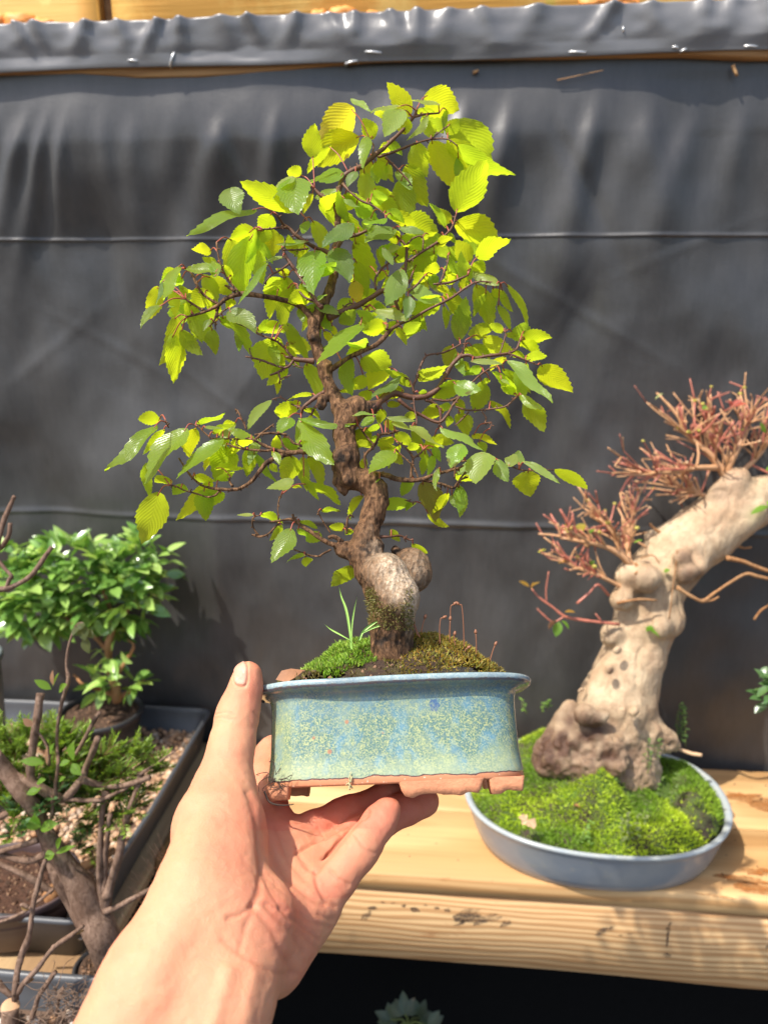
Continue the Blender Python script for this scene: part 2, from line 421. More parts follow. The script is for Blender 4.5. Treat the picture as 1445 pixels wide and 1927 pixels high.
def m_leaf(name, bump=0.35, mixf=0.5, veins=11.0, slope=0.42, spec=0.5):
    """thin leaf: colours ride on the leaf's own vertices; light passes through it"""
    t = NT(name)
    re = t.n('ShaderNodeAttribute', attribute_name='refl'); tr = t.n('ShaderNodeAttribute', attribute_name='trans')
    uv = t.sep(t.tex('UV')); u = uv[0]; v = t.math('ABSOLUTE', t.math('SUBTRACT', uv[1], 0.5))
    ph = t.math('MULTIPLY', t.math('SUBTRACT', u, t.math('MULTIPLY', v, slope*2)), veins)
    saw = t.math('PINGPONG', ph, 0.5)
    vein = t.ramp(saw, [(0.0, 1.0), (0.10, 0.25), (0.5, 0.0)])
    mid = t.ramp(v, [(0.0, 1.0), (0.022, 0.7), (0.05, 0.0)])
    vm = t.math('MAXIMUM', vein, mid)
    n = t.noise(t.tex(), 150, 4, 0.6)
    c = t.mix(t.math('MULTIPLY', vm, 0.15), re.outputs['Color'], (0.55, 0.62, 0.22))
    c = t.mix(t.math('MULTIPLY', n, 0.55), c, t.mix(0.5, c, (0.03, 0.07, 0.01)))
    ct = t.mix(t.math('MULTIPLY', vm, 0.16), tr.outputs['Color'], t.mix(0.5, tr.outputs['Color'], (0.25, 0.30, 0.02)))
    ct = t.mix(t.math('MULTIPLY', n, 0.4), ct, t.mix(0.4, ct, (0.2, 0.3, 0.01)))
    sp = t.ramp(t.noise(t.tex(), 70, 3, 0.5), [(0.70, 0.0), (0.735, 0.75)])
    c = t.mix(sp, c, (0.16, 0.10, 0.03)); ct = t.mix(sp, ct, (0.20, 0.12, 0.02))
    hgt = t.math('ADD', t.math('MULTIPLY', saw, 0.5), t.math('MULTIPLY', n, 0.7))
    nb = t.bump(hgt, bump, 0.0012)
    p = t.pbr(c, re.outputs['Alpha'], nb, Specular_IOR_Level=spec)
    d = t.n('ShaderNodeBsdfTranslucent'); t.l(ct, d.inputs['Color']); t.l(nb, d.inputs['Normal'])
    mx = t.n('ShaderNodeMixShader'); mx.inputs[0].default_value = mixf; t.l(p, mx.inputs[1]); t.l(d.outputs[0], mx.inputs[2])
    return t.done(mx.outputs[0])
M_LEAF = m_leaf('elm_leaf', 0.35, 0.68)
M_BGLEAF = m_leaf('glossy_leaf', 0.1, 0.30, 7, 0.5, 0.95)
M_MOSS = m_leaf('moss_blade', 0.0, 0.35)
# ------------------------------------------------------------------ world, sun, camera
SUN = np.array([-0.40, -0.30, 0.865]); SUN /= np.linalg.norm(SUN)
world = bpy.data.worlds.new('World'); SC.world = world; world.use_nodes = True
nt = world.node_tree; bg = nt.nodes['Background']
sky = nt.nodes.new('ShaderNodeTexSky'); sky.sky_type = 'NISHITA'; sky.sun_disc = False
sky.sun_elevation = math.asin(SUN[2]); sky.sun_rotation = math.atan2(SUN[0], SUN[1])
sky.air_density = 1.0; sky.dust_density = 2.5; sky.ozone_density = 0.7
nt.links.new(sky.outputs[0], bg.inputs['Color']); bg.inputs['Strength'].default_value = 0.15
ld = bpy.data.lights.new('sun', 'SUN'); ld.energy = 3.4; ld.angle = math.radians(0.55); ld.color = (1.0, 0.955, 0.87)
lo = bpy.data.objects.new('sun', ld); COL.objects.link(lo)
lo.rotation_euler = Vector(SUN).to_track_quat('Z', 'Y').to_euler(); lo.location = (0, 0, 4)
SC.view_settings.view_transform = 'Standard'; SC.view_settings.look = 'None'
SC.view_settings.exposure = 0.97; SC.view_settings.gamma = 1.0
cd = bpy.data.cameras.new('camera'); cam = bpy.data.objects.new('camera', cd); COL.objects.link(cam)
cd.sensor_fit = 'VERTICAL'; cd.sensor_height = 34.6; cd.sensor_width = 25.95; cd.lens = 34.6*FPX/1927.0
cd.clip_start = 0.01; cd.clip_end = 200
cd.dof.use_dof = True; cd.dof.focus_distance = 0.405; cd.dof.aperture_fstop = 9.0
R = Matrix((RGT, UPV, -FWD)).transposed().to_4x4(); R.translation = Vector(CAM); cam.matrix_world = R
SC.camera = cam
SC.cycles.use_denoising = True
SC.cycles.max_bounces = 8; SC.cycles.transmission_bounces = 6; SC.cycles.diffuse_bounces = 4

# ------------------------------------------------------------------ ground
g = 60.0
tag(mesh_obj('ground', [(-g, -g, 0), (g, -g, 0), (g, g, 0), (-g, g, 0)], [(0, 1, 2, 3)], M_GROUND, base=(0, 0, 0)), kind='structure')

# ------------------------------------------------------------------ fence behind, with foam
ztop = CAM[2]+0.306
fy = WALL_Y+0.052
fence = thing('wooden_fence', 'weathered yellow wooden plank fence showing above the black plastic', 'fence', (0, fy, 0))
for i, (z0, z1) in enumerate([(0.02, 0.42), (0.43, 0.86), (0.87, 1.30), (1.31, 1.712), (1.72, 2.12)]):
    v, f = box(-0.415, 2.4, fy, fy+0.022, z0, z1, 0.003, 0.002)
    mesh_obj('board', v, f, M_FENCE, fence)
v, f = box(-1.6, -0.432, fy-0.004, fy+0.02, 0.02, 2.12, 0.003); mesh_obj('board', v, f, M_FENCE, fence)
v, f = box(-2.4, 2.4, fy+0.024, fy+0.05, 0.02, 2.11, 0.003); mesh_obj('backing_board', v, f, M_RAIL, fence)
def blob(cx_, cy_, cz_, r, seed, sx=1.4):
    th = np.linspace(0, np.pi, 15)[:, None]; ph = np.linspace(0, 2*np.pi, 24, endpoint=False)[None, :]
    d = np.stack([np.sin(th)*np.cos(ph), np.sin(th)*np.sin(ph), np.cos(th)*np.ones_like(ph)], -1)
    rr = r*(1+0.28*vnoise(d[..., 0]*2.2+seed, d[..., 1]*2.2, d[..., 2]*2.2)+0.08*vnoise(d[..., 0]*7+seed, d[..., 1]*7, d[..., 2]*7))
    P = d*rr[..., None]*[sx, 0.8, 0.75]+[cx_, cy_, cz_]
    f = [(i*24+k, (i+1)*24+k, (i+1)*24+(k+1) % 24, i*24+(k+1) % 24) for i in range(14) for k in range(24)]
    return P.reshape(-1, 3), f
for name, lab, pts in [('foam_bead', 'orange expanding foam bead at the left end of the plastic top edge', [(-5, 40, 20), (38, 40, 24), (82, 44, 18), (110, 46, 14)]),
                 ('foam_bead', 'small yellow orange foam bead along the middle of the plastic top edge', [(600, 24, 14), (645, 22, 18), (700, 24, 12)]),
                 ('foam_bead', 'lump of orange foam above the right part of the plastic strip', [(1112, -2, 14), (1150, -6, 20), (1176, 0, 16)])]:
    mb = MB()
    for q, (x, y, r) in enumerate(pts):
        p = hit_y(x, y+7, fy-0.020); v, f = blob(p[0], p[1], p[2], r/FPX*0.98, q*3.3+x, 1.3); mb.add(v, f)
    tag(mb.build(name, M_FOAM), lab, 'foam')

# ------------------------------------------------------------------ black liner: hanging sheet
NX = 460
xs = np.linspace(-1.25, 1.25, NX); zs = np.unique(np.r_[np.linspace(0.0, 0.8, 30), np.linspace(0.8, ztop-0.012, 230), CAM[2]+0.0756+np.linspace(-.02, .02, 45), CAM[2]-0.2724+np.linspace(-.025, .025, 45)]); NZ = len(zs)
X, Zg = np.meshgrid(xs, zs, indexing='ij')
rel = Zg-CAM[2]                                # height against the lens
d = 0.015*fbm(X*3.8, Zg*3.2, 1.0, 3)+0.0042*fbm(X*13, Zg*7, 5.0, 3)
top = np.clip((rel-(-0.15))/0.40, 0, 1)
def fold(px, py, ang, length, width, h):
    """a soft ridge running down from a pinned point"""
    p = hit_y(px, py, WALL_Y); a = math.radians(ang)
    dx, dz = X-p[0], -(Zg-p[2])
    s = dx*math.sin(a)+dz*math.cos(a); w = dx*math.cos(a)-dz*math.sin(a)
    wd = width*(0.55+1.3*np.clip(s/length, 0, 1))
    q = np.clip((s-0.006)/0.085, 0, 1)
    return 1.25*h*np.exp(-(w/wd)**2)*q*q*(3-2*q)*np.exp(-(np.clip(s-.05, 0, None)/length)**2)
for a in [(20, 160, -28, .10, .007, -.005), (70, 160, -24, .12, .008, -.007), (105, 165, -20, .14, .006, -.007), (135, 165, -14, .10, .005, -.006), (190, 170, 2, .08, .006, -.004),
          (255, 170, -6, .10, .009, -.004), (330, 170, -8, .09, .009, -.003), (395, 165, 24, .05, .004, .003), (440, 170, -20, .16, .014, -.007), (530, 165, -9, .14, .010, -.008), (640, 165, 4, .10, .010, -.004), (690, 165, -4, .10, .010, -.004),
          (745, 160, -10, .1, .012, -.005), (800, 160, 6, .1, .012, -.005), (893, 150, -16, .11, .010, -.010), (968, 150, -9, .10, .009, -.010), (1128, 150, -8, .11, .009, -.010),
          (1060, 155, 6, .09, .009, -.004), (1215, 150, 10, .16, .014, -.006), (1330, 150, -14, .14, .012, -.006), (1410, 150, -6, .12, .01, -.006), (1250, 150, -20, .10, .012, -.005),
          (1010, 170, 30, .16, .006, .003), (15, 300, -12, .2, .02, -.006), (160, 300, 8, .22, .025, .005), (330, 330, 4, .2, .02, -.005)]:
    d += fold(*a)
def seam(z, h, w, wob):
    zz = rel-z-wob*vnoise(X*1.6, 3.3)
    return h*np.exp(-(np.where(zz > 0, zz/(w*1.1), zz/(w*0.7)))**2)
d += seam(0.0756, -0.0019, 0.0018, 0.003)*(.55+.6*np.clip(vnoise(X*4, 2.2)+.3, 0, 1))+seam(-0.2724, -0.0026, 0.0040, 0.004)*(.5+.6*np.clip(vnoise(X*4, 7.2)+.3, 0, 1))
def crease(x0, y0, x1, y1, h, w):
    a, b = hit_y(x0, y0, WALL_Y), hit_y(x1, y1, WALL_Y); ax, az = b[0]-a[0], b[2]-a[2]; L = math.hypot(ax, az)
    s = ((X-a[0])*ax+(Zg-a[2])*az)/L; e = ((X-a[0])*az-(Zg-a[2])*ax)/L
    return .7*h*np.exp(-(e/w)**2)*(1/(1+np.exp(-s/0.02)))*(1/(1+np.exp((s-L)/0.02)))
for c in [(925, 490, 1250, 680, -.0013, .004), (1110, 520, 900, 860, -.0016, .006), (330, 690, 480, 800, -.0013, .004), (90, 590, 330, 720, -.001, .005), (520, 640, 430, 770, -.0014, .005), (170, 590, 20, 720, -.0014, .007), (1160, 520, 1400, 420, -.0008, .006)]:
    d += crease(*c)
d = d*np.clip(.35+(CAM[2]+.245-Zg)/.10, .35, 1)-.006*np.clip((CAM[2]+.236-Zg)/.05, 0, 1)+.004*np.clip((CAM[2]+.20-Zg)/.12, 0, 1)
Y = WALL_Y+d-0.004*np.clip(1-(rel+0.75)/0.3, 0, 1)
V = np.stack([X, Y, Zg], -1).reshape(-1, 3)
def gridfaces(nx, nz):
    i, k = np.meshgrid(np.arange(nx-1), np.arange(nz-1), indexing='ij')
    a = (i*nz+k).ravel(); return np.column_stack([a, a+nz, a+nz+1, a+1])
sheet = mesh_obj('plastic_sheet', V, gridfaces(NX, NZ), M_SHEET, base=(0, WALL_Y, 0))
tag(sheet, 'large black plastic liner hung as a wrinkled backdrop with two horizontal fold lines', 'plastic sheet')

# wooden rail the liner is stapled to, and the liner strip folded over it
RY = WALL_Y-0.009
v, f = box(-1.3, 1.3, RY, WALL_Y+0.048, CAM[2]+0.2545, ztop-0.010, 0.002, 0.006)
v[:, 1] = np.where(v[:, 1] > WALL_Y, WALL_Y+0.046, v[:, 1])
tag(mesh_obj('wooden_rail', v, f, M_RAIL), 'rough wooden rail whose lower edge peeps out beneath the folded plastic strip', 'rail')
NU, NV_ = 520, 44
us = np.linspace(-1.28, 1.28, NU); t_ = np.linspace(0, 1, NV_)
U, T = np.meshgrid(us, t_, indexing='ij')
zbot = CAM[2]+0.2578+0.0022*vnoise(U*5.0, 1.5)+0.0012*vnoise(U*14, 4.5); zt = ztop+0.0008*vnoise(U*6, 8.5)
sy = RY-0.0035+0*U
Zs = zbot+(zt-zbot)*np.clip(T/0.86, 0, 1)
wr = 0.0052*fbm(U*7.5, Zs*13, 2.0, 4)
for px, w, h, sl in [(35, .004, .010, .5), (70, .005, .008, .4), (165, .006, .010, -.5), (225, .005, .009, .3), (300, .004, .010, -.6), (342, .005, .009, -.1), (420, .008, .006, .4), (470, .005, .010, .5), (560, .006, .009, -.4),
                     (622, .004, .007, .6), (668, .005, .010, 0), (735, .005, .010, .5), (785, .005, .011, 0), (845, .007, .007, -.4), (905, .006, .008, .5), (1010, .009, .007, -.4), (1150, .006, .010, -.7), (1220, .006, .007, .3), (1320, .006, .009, .0), (1430, .006, .010, .4), (1375, .007, .006, -.4)]:
    p = hit_y(px, 40, RY)
    e = U-p[0]-sl*(zt-Zs)
    wr += -h*0.85*np.exp(-(e/(w*(1+1.2*(1-T))))**2)*np.clip(T/0.86, 0, 1)**1.4
bul = -0.0035*np.sin(np.pi*np.clip(T/0.86, 0, 1))
Ys = sy+np.clip(wr*np.clip(T*4, 0.25, 1)+bul, -0.0125, 0.002)
back = np.clip((T-0.86)/0.14, 0, 1)
Ys = Ys*(1-back)+(WALL_Y+0.047)*back
Zs = Zs+0.004*np.sin(np.pi*back)+0.0045*np.clip(-wr*100-0.3, 0, 1)*np.clip(T*2-1, 0, 1)*(1-back)
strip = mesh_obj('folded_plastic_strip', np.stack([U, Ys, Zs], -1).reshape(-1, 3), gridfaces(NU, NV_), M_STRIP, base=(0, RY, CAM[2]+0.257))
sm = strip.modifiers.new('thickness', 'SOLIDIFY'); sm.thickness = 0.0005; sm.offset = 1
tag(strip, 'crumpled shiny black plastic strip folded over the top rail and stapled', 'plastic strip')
for px, py, ln, an in [(324, 111, 22, -65), (250, 114, 16, 5), (661, 117, 20, -12), (702, 98, 26, 5), (1086, 98, 26, 3), (1172, 55, 6, 80), (1270, 89, 8, 10), (1286, 94, 9, -20), (1412, 87, 20, 3)]:
    q_ = hit_y(px, py, RY-0.008); ii = int(np.clip((q_[0]+1.28)/2.56*(NU-1), 0, NU-1)); jj = int(np.argmin(np.abs(Zs[ii, :38]-q_[2]))); p = hit_y(px, py, float(Ys[ii, jj])-0.0007); L = ln/FPX*0.93/2; a = math.radians(an)
    dx, dz = L*math.cos(a), -L*math.sin(a)
    v, f = tube([(p[0]-dx, p[1]+0.009, p[2]-dz), (p[0]-dx, p[1], p[2]-dz), (p[0]+dx, p[1], p[2]+dz), (p[0]+dx, p[1]+0.009, p[2]+dz)], [0.0011]*4, 5, 2)
    mesh_obj('staple', v, f, M_STAPLE, strip)
for px, py, x2, y2, r in [(1378, 123, 1386, 143, .0022), (1048, 151, 1135, 132, .0006), (890, 137, 900, 133, .002)]:
    v, f = tube([hit_y(px, py, RY+0.003), hit_y(x2, y2, RY+0.001)], [r, r*0.7], 6, 3, 0.2)
    mesh_obj('wood_splinter', v, f, M_RAIL, bpy.data.objects['wooden_rail'])

# ------------------------------------------------------------------ bench
bz = BENCH_Z
bench = thing('potting_bench', 'pale pine potting bench with stained planks under the mossy bonsai', 'bench', (0.3, 0.82, 0))
SEAM_Y = float(hit_z(1362, 1556, bz)[1])
XL, XR = float(hit_z(283, 1600, bz)[0])+0.012, 1.6
for (y0, y1) in ((FRONT_Y, SEAM_Y-0.001), (SEAM_Y+0.001, WALL_Y-0.014)):
    v, f = box(XL, XR, y0, y1, bz-0.021, bz, 0.0018, 0.0012); mesh_obj('plank', v, f, M_WOOD, bench)
v, f = box(XL, XR, FRONT_Y+0.001, FRONT_Y+0.039, bz-0.1125, bz-0.0235, 0.002, 0.002); v[:, 2] -= 0.003*vnoise(v[:, 0]*3, 1.0)*(v[:, 2] < bz-0.09)
mesh_obj('front_board', v, f, M_WOODF, bench)
for x in (0.55, 1.25):
    v, f = box(x, x+0.09, FRONT_Y+0.20, FRONT_Y+0.235, 0, bz-0.0225, 0.004); mesh_obj('leg', v, f, M_WOODF, bench)
# inky smears on the front board, rusty patches and specks on top: thin marks lying on the wood
def smear(pts, plane, wid, m, nm, seed):
    """an irregular flat stain a hair above the wood"""
    mb = MB()
    for q, (x, y, L, W_, an) in enumerate(pts):
        if plane == 'F': p = hit_y(x, y, FRONT_Y+0.001-0.0005)
        else: p = hit_z(x, y, bz+0.0007)
        a = math.radians(an); n = 30; ph = np.linspace(0, 2*np.pi, n, endpoint=False)
        r = 1+0.45*vnoise(np.cos(ph)*1.9+seed+q*7, np.sin(ph)*1.9)+0.25*vnoise(np.cos(ph)*6+seed, np.sin(ph)*6+q)
        e1, e2 = r*np.cos(ph)*L*0.00056, r*np.sin(ph)*W_*0.00056
        c, s = e1*math.cos(a)-e2*math.sin(a), e1*math.sin(a)+e2*math.cos(a)
        P = np.zeros((n+1, 3)); P[0] = p; P[1:] = p
        if plane == 'F': P[1:, 0] += c; P[1:, 2] += s
        else: P[1:, 0] += c; P[1:, 1] += s
        mb.add(P, [(0, 1+k, 1+(k+1) % n) for k in range(n)])
    return mb
mb = smear([(880, 1722, 26, 12, 20), (905, 1732, 22, 8, 30), (866, 1738, 16, 5, 40), (780, 1712, 8, 6, 0), (760, 1704, 5, 4, 0), (740, 1700, 4, 3, 0), (720, 1698, 4, 3, 0), (800, 1704, 5, 3, 0), (822, 1709, 5, 3, 0), (842, 1713, 6, 4, 0),
            (690, 1722, 14, 6, 50), (700, 1708, 10, 3, 10), (951, 1738, 14, 6, 40), (930, 1730, 12, 4, 25), (1130, 1753, 14, 6, 42), (1150, 1745, 10, 2.5, 45), (1256, 1760, 3, 26, 0), (1253, 1797, 7, 5, 0), (1258, 1742, 9, 3, 60), (1300, 1768, 13, 3, 50),
            (1400, 1778, 20, 7, 48), (1424, 1782, 12, 4, 48), (1440, 1783, 10, 4, 40), (1168, 1760, 4, 2, 0), (1185, 1757, 6, 2, 20), (640, 1722, 10, 4, 0)], 'F', 1, M_INK, 'ink', 3.0)
for v in mb.v: mesh_obj('ink_smear', v, [(0, 1+k, 1+(k+1) % 30) for k in range(30)], M_INK, bench, smooth=False)
mb = smear([(1400, 1500, 46, 15, -3), (1440, 1515, 30, 18, 0), (1395, 1655, 44, 10, -4), (1425, 1640, 30, 12, 0), (1420, 1672, 40, 12, -2), (1340, 1685, 40, 3, -5), (870, 1605, 20, 5, 12), (905, 1615, 24, 4, 8), (840, 1612, 8, 4, 0), (830, 1580, 9, 4, 0), (800, 1600, 4, 10, 0), (920, 1632, 14, 4, -10)], 'T', 1, M_RUST, 'rust', 8.0)
for v in mb.v: mesh_obj('rust_stain', v, [(0, 1+k, 1+(k+1) % 30) for k in range(30)], M_RUST, bench, smooth=False)

side = thing('side_bench', 'side run of wooden bench carrying the black trays', 'bench', (-0.6, 0.5, 0))
xr = float(hit_z(283, 1660, bz)[0])
for (x0, x1) in ((XL-0.003-0.145, XL-0.003), (XL-0.003-0.293, XL-0.003-0.148), (XL-0.003-0.441, XL-0.003-0.296), (XL-0.003-0.589, XL-0.003-0.444), (XL-0.003-0.737, XL-0.003-0.592)):
    v, f = box(0.05, WALL_Y-0.014, -x1, -x0, bz-0.021, bz, 0.0035, 0.0015)
    v = np.column_stack([-v[:, 1], v[:, 0], v[:, 2]]); mesh_obj('plank', v, f, M_WOODY, side)
for (x, y) in ((XL-0.08, 0.1), (XL-0.66, 0.1), (XL-0.66, 0.86)):
    v, f = box(x, x+0.06, y, y+0.05, 0, bz-0.0225, 0.004); mesh_obj('leg', v, f, M_WOODY, side)

# matt black sheet added under the bench to stand for its deep shade
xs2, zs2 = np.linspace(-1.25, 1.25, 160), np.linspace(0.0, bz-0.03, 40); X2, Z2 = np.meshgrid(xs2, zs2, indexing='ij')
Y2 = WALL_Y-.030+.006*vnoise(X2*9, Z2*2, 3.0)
sk = mesh_obj('shade_sheet', np.stack([X2, Y2, Z2], -1).reshape(-1, 3), gridfaces(160, 40), m_simple('shade_black', (.006, .006, .006), .95, .3, 200, .3, Specular_IOR_Level=0.05), base=(0, WALL_Y, 0))
tag(sk, 'matt black sheet added under the bench to stand for the deep shade there', 'shade sheet')
# ------------------------------------------------------------------ the hand that holds the pot (one continuous body mesh)
def H(px, py, Z): return camp(px, py, Z)
def rad(rpx, Z): return rpx/FPX*Z
hs = SDF((-0.215, -0.36, 0.085), (0.055, -0.055, 0.475), 0.00125)
def hcone(a, ra, b, rb, k):
    hs.cone(H(*a), H(*b), rad(ra, a[2]), rad(rb, b[2]), k)
# forearm: two parallel masses give the flat oval of the wrist
for off, z0 in (((-58, -26), .0), ((58, 26), .0)):
    a = H(352+off[0]*1.0, 1872+off[1], .287); b = H(425+off[0]*0.85, 1712+off[1]*0.8, .312)
    hs.cone(a, b, rad(90, .287), rad(84, .312), 0.010)
    e = a+np.array([-.128, -.222, -.205])*0.72
    hs.cone(a, e, rad(90, .287), 0.026, 0.012)
# palm: hypothenar pad, four metacarpals, thenar mound
hcone((505, 1800, .320), 74, (575, 1725, .344), 52, .012)
hcone((470, 1770, .322), 64, (592, 1690, .352), 40, .012)
hcone((450, 1750, .326), 60, (572, 1640, .366), 40, .012)
hcone((430, 1710, .330), 60, (546, 1592, .379), 40, .012)
hcone((410, 1670, .334), 60, (508, 1545, .389), 38, .012)
hcone((384, 1720, .306), 88, (408, 1565, .346), 80, .012)
hcone((420, 1632, .326), 70, (424, 1560, .346), 62, .010)
hcone((410, 1540, .352), 66, (421, 1490, .363), 57, .010)
# fingers, each its own jointed chain
FD = np.full_like(hs.D, 0.05)
def finger(pts, k=.0007, kj=.003):
    hs.chain([H(*p[:3]) for p in pts], [rad(p[3], p[2]) for p in pts], k, kj, FD)
finger([(508, 1545, .389, 40), (500, 1470, .425, 36), (512, 1420, .455, 31), (545, 1396, .468, 26)])
finger([(546, 1588, .380, 38), (590, 1560, .389, 32), (640, 1536, .398, 30.5), (660, 1527, .401, 29), (720, 1503, .414, 27), (772, 1494, .424, 24)])
finger([(576, 1642, .367, 39), (620, 1606, .377, 33), (678, 1569, .388, 32.5), (700, 1557, .393, 30), (762, 1523, .407, 29), (801, 1509, .414, 26)])
finger([(600, 1692, .351, 42), (632, 1656, .353, 37), (672, 1607, .359, 36), (687, 1586, .363, 33), (714, 1548, .371, 31), (728, 1525, .375, 26)])
finger([(421, 1490, .363, 57), (436, 1400, .377, 42), (446, 1350, .384, 40), (453, 1326, .387, 36), (462, 1296, .389, 32), (466, 1272, .390, 28)])
hs.D = smin(hs.D, FD, .0045)
hv, hf = hs.mesh(); hf = np.asarray(hf)
def quad_subdiv(V, F):
    E = np.concatenate([F[:, [0, 1]], F[:, [1, 2]], F[:, [2, 3]], F[:, [3, 0]]]); Es = np.sort(E, 1)
    U_, inv = np.unique(Es, axis=0, return_inverse=True); inv = inv.ravel(); n, m = len(V), len(F); e = [inv[q*m:(q+1)*m]+n for q in range(4)]; c = np.arange(m)+n+len(U_)
    NV = np.concatenate([V, (V[U_[:, 0]]+V[U_[:, 1]])/2, V[F].mean(1)])
    NF = np.concatenate([np.column_stack([F[:, q], e[q], c, e[(q+3) % 4]]) for q in range(4)]); return NV, NF
hv = relax(hv, hf, 3, 0.5); hv, hf = quad_subdiv(hv, hf); hv = relax(hv, hf, 2, 0.5)
def ppx(v): return CX+FPX*v[:, 0]/v[:, 2], CY-FPX*v[:, 1]/v[:, 2]
hn = vnormals(hv, hf)
if np.mean(np.sum(hn*(hv-hv.mean(0)), 1)) < 0: hf = hf[:, ::-1]; hn = -hn
qx, qy = ppx(hv); front = np.clip(-np.sum(hn*hv/np.linalg.norm(hv, axis=1)[:, None], 1)*3, 0, 1)
zc = hv[:, 2]
def pline(pts, sub=6):
    return catmull(np.array(pts, float), sub)
def dist_line(P):
    d = np.full(len(qx), 1e9)
    for a, b in zip(P[:-1], P[1:]):
        ab = b-a; l = ab @ ab+1e-9
        t = np.clip(((qx-a[0])*ab[0]+(qy-a[1])*ab[1])/l, 0, 1)
        d = np.minimum(d, np.hypot(qx-a[0]-t*ab[0], qy-a[1]-t*ab[1]))
    return d
disp = np.zeros(len(hv)); red = np.zeros(len(hv)); line = np.zeros(len(hv))
CREASES = [([(560, 1600), (600, 1580), (640, 1560), (690, 1536)], 2.2, 5), ([(596, 1640), (622, 1606), (650, 1572), (676, 1546), (694, 1528)], 2.0, 5), ([(466, 1492), (480, 1530), (489, 1580), (493, 1630), (488, 1675), (476, 1700)], 1.5, 8), ([(489, 1580), (500, 1640), (520, 1690), (545, 1730)], .8, 6),
 ([(497, 1560), (520, 1600), (548, 1650), (585, 1688), (610, 1702)], 1.0, 7), ([(520, 1556), (545, 1605), (575, 1655)], .7, 6), ([(592, 1640), (598, 1668), (614, 1694), (630, 1706)], 1.2, 5), ([(560, 1590), (568, 1612), (582, 1632)], 1.0, 5),
 ([(618, 1632), (634, 1650), (658, 1664)], .6, 4), ([(622, 1640), (640, 1658), (655, 1668)], .5, 4), ([(668, 1572), (684, 1594), (704, 1606)], .7, 4), ([(628, 1556), (642, 1574), (655, 1588)], .5, 4), ([(600, 1560), (610, 1575)], .6, 4),
 ([(470, 1705), (500, 1700), (540, 1712)], .8, 7), ([(480, 1712), (508, 1745), (530, 1790), (548, 1828)], .9, 8), ([(500, 1706), (540, 1745), (570, 1790)], .8, 7), ([(530, 1712), (565, 1740), (600, 1768)], .8, 6),
 ([(560, 1716), (590, 1735), (622, 1745)], .8, 6), ([(476, 1704), (452, 1722), (430, 1728)], .8, 6), ([(476, 1710), (462, 1745), (452, 1790)], .6, 8), ([(600, 1720), (618, 1730), (628, 1728)], .7, 5), ([(420, 1770), (460, 1800), (520, 1830), (560, 1832)], .7, 8), ([(560, 1752), (588, 1778), (602, 1792)], .6, 6),
 ([(405, 1344), (424, 1340), (440, 1344)], .45, 3), ([(404, 1351), (420, 1350), (436, 1354)], .4, 3), ([(480, 1340), (488, 1350)], .6, 4), ([(415, 1612), (440, 1620), (468, 1607)], .10, 4), ([(405, 1640), (440, 1652), (480, 1638)], .10, 4), ([(398, 1668), (440, 1680), (474, 1668)], .10, 4)]
palm = (zc < .372) & (qy > 1480)
for pts, dep, w in CREASES:
    w = w*.8; d = dist_line(pline(pts))+1.6*vnoise(hv[:, 0]*300, hv[:, 1]*300, hv[:, 2]*300); e = np.exp(-(d/w)**2)*front
    deepfinger = any(p[1] < 1620 and p[0] > 590 for p in pts)
    disp -= e*dep*0.00060; disp += dep*0.00004*np.exp(-((d-2.4*w)/(1.6*w))**2)*front; line = np.maximum(line, e*min(1, dep*0.8))
# tendons of the wrist, puckered palm, fine skin relief
for pts in ([(430, 1830), (400, 1927)], [(480, 1820), (460, 1927)]):
    disp += np.exp(-(dist_line(pline(pts))/16)**2)*0.0009*front
fl = np.abs(vnoise(hv[:, 0]*420+hv[:, 1]*300, hv[:, 1]*150-hv[:, 0]*90, hv[:, 2]*200)); disp -= 0.00007*np.exp(-(fl/.07)**2)*front*(qy > 1480)
disp -= .0030*np.exp(-((qx-530)/40)**2-((qy-1625)/62)**2)*front
disp += 0.0005*vnoise(hv[:, 0]*90, hv[:, 1]*90, hv[:, 2]*90)+0.00016*vnoise(hv[:, 0]*380, hv[:, 1]*380, hv[:, 2]*380)
# nail of the thumb
nx_, ny_ = (qx-452.5)/12.5, (qy-1266)/23.0
th = math.radians(8); rx_, ry_ = nx_*math.cos(th)+ny_*math.sin(th)*0.55, ny_*math.cos(th)-nx_*math.sin(th)*0.55
nr = (np.abs(rx_)**3.2+np.abs(ry_)**3.2)**(1/3.2)
nail = np.clip((1.04-nr)/0.10, 0, 1)*(front > 0.02)*(zc > .36)
disp += 0.00045*nail-0.0007*np.exp(-((nr-1.12)/0.10)**2)*(front > 0.02)*(qy < 1300)*(qx < 470)*(zc > .36)
hv2 = hv+hn*disp[:, None]
tips = np.exp(-(np.hypot(qx-728, qy-1525)/46)**2)+np.exp(-(np.hypot(qx-800, qy-1510)/60)**2)+.6*np.exp(-(np.hypot(qx-470, qy-1300)/40)**2)
red = 0.55*np.exp(-(np.hypot((qx-455)/70, (qy-1590)/90))**2)+0.6*np.exp(-(np.hypot((qx-560)/80, (qy-1690)/60))**2)+0.7*tips+0.4*((qx > 590) & (qy < 1690))+0.35*np.exp(-(np.hypot((qx-560)/60, (qy-1790)/70))**2)+0.5*((qx > 470) & (qy < 1560))
red = np.clip(red+0.12+0.30*vnoise(hv[:, 0]*60, hv[:, 1]*60, hv[:, 2]*60)+0.16*vnoise(hv[:, 0]*190, hv[:, 1]*190, hv[:, 2]*190), 0, 1)
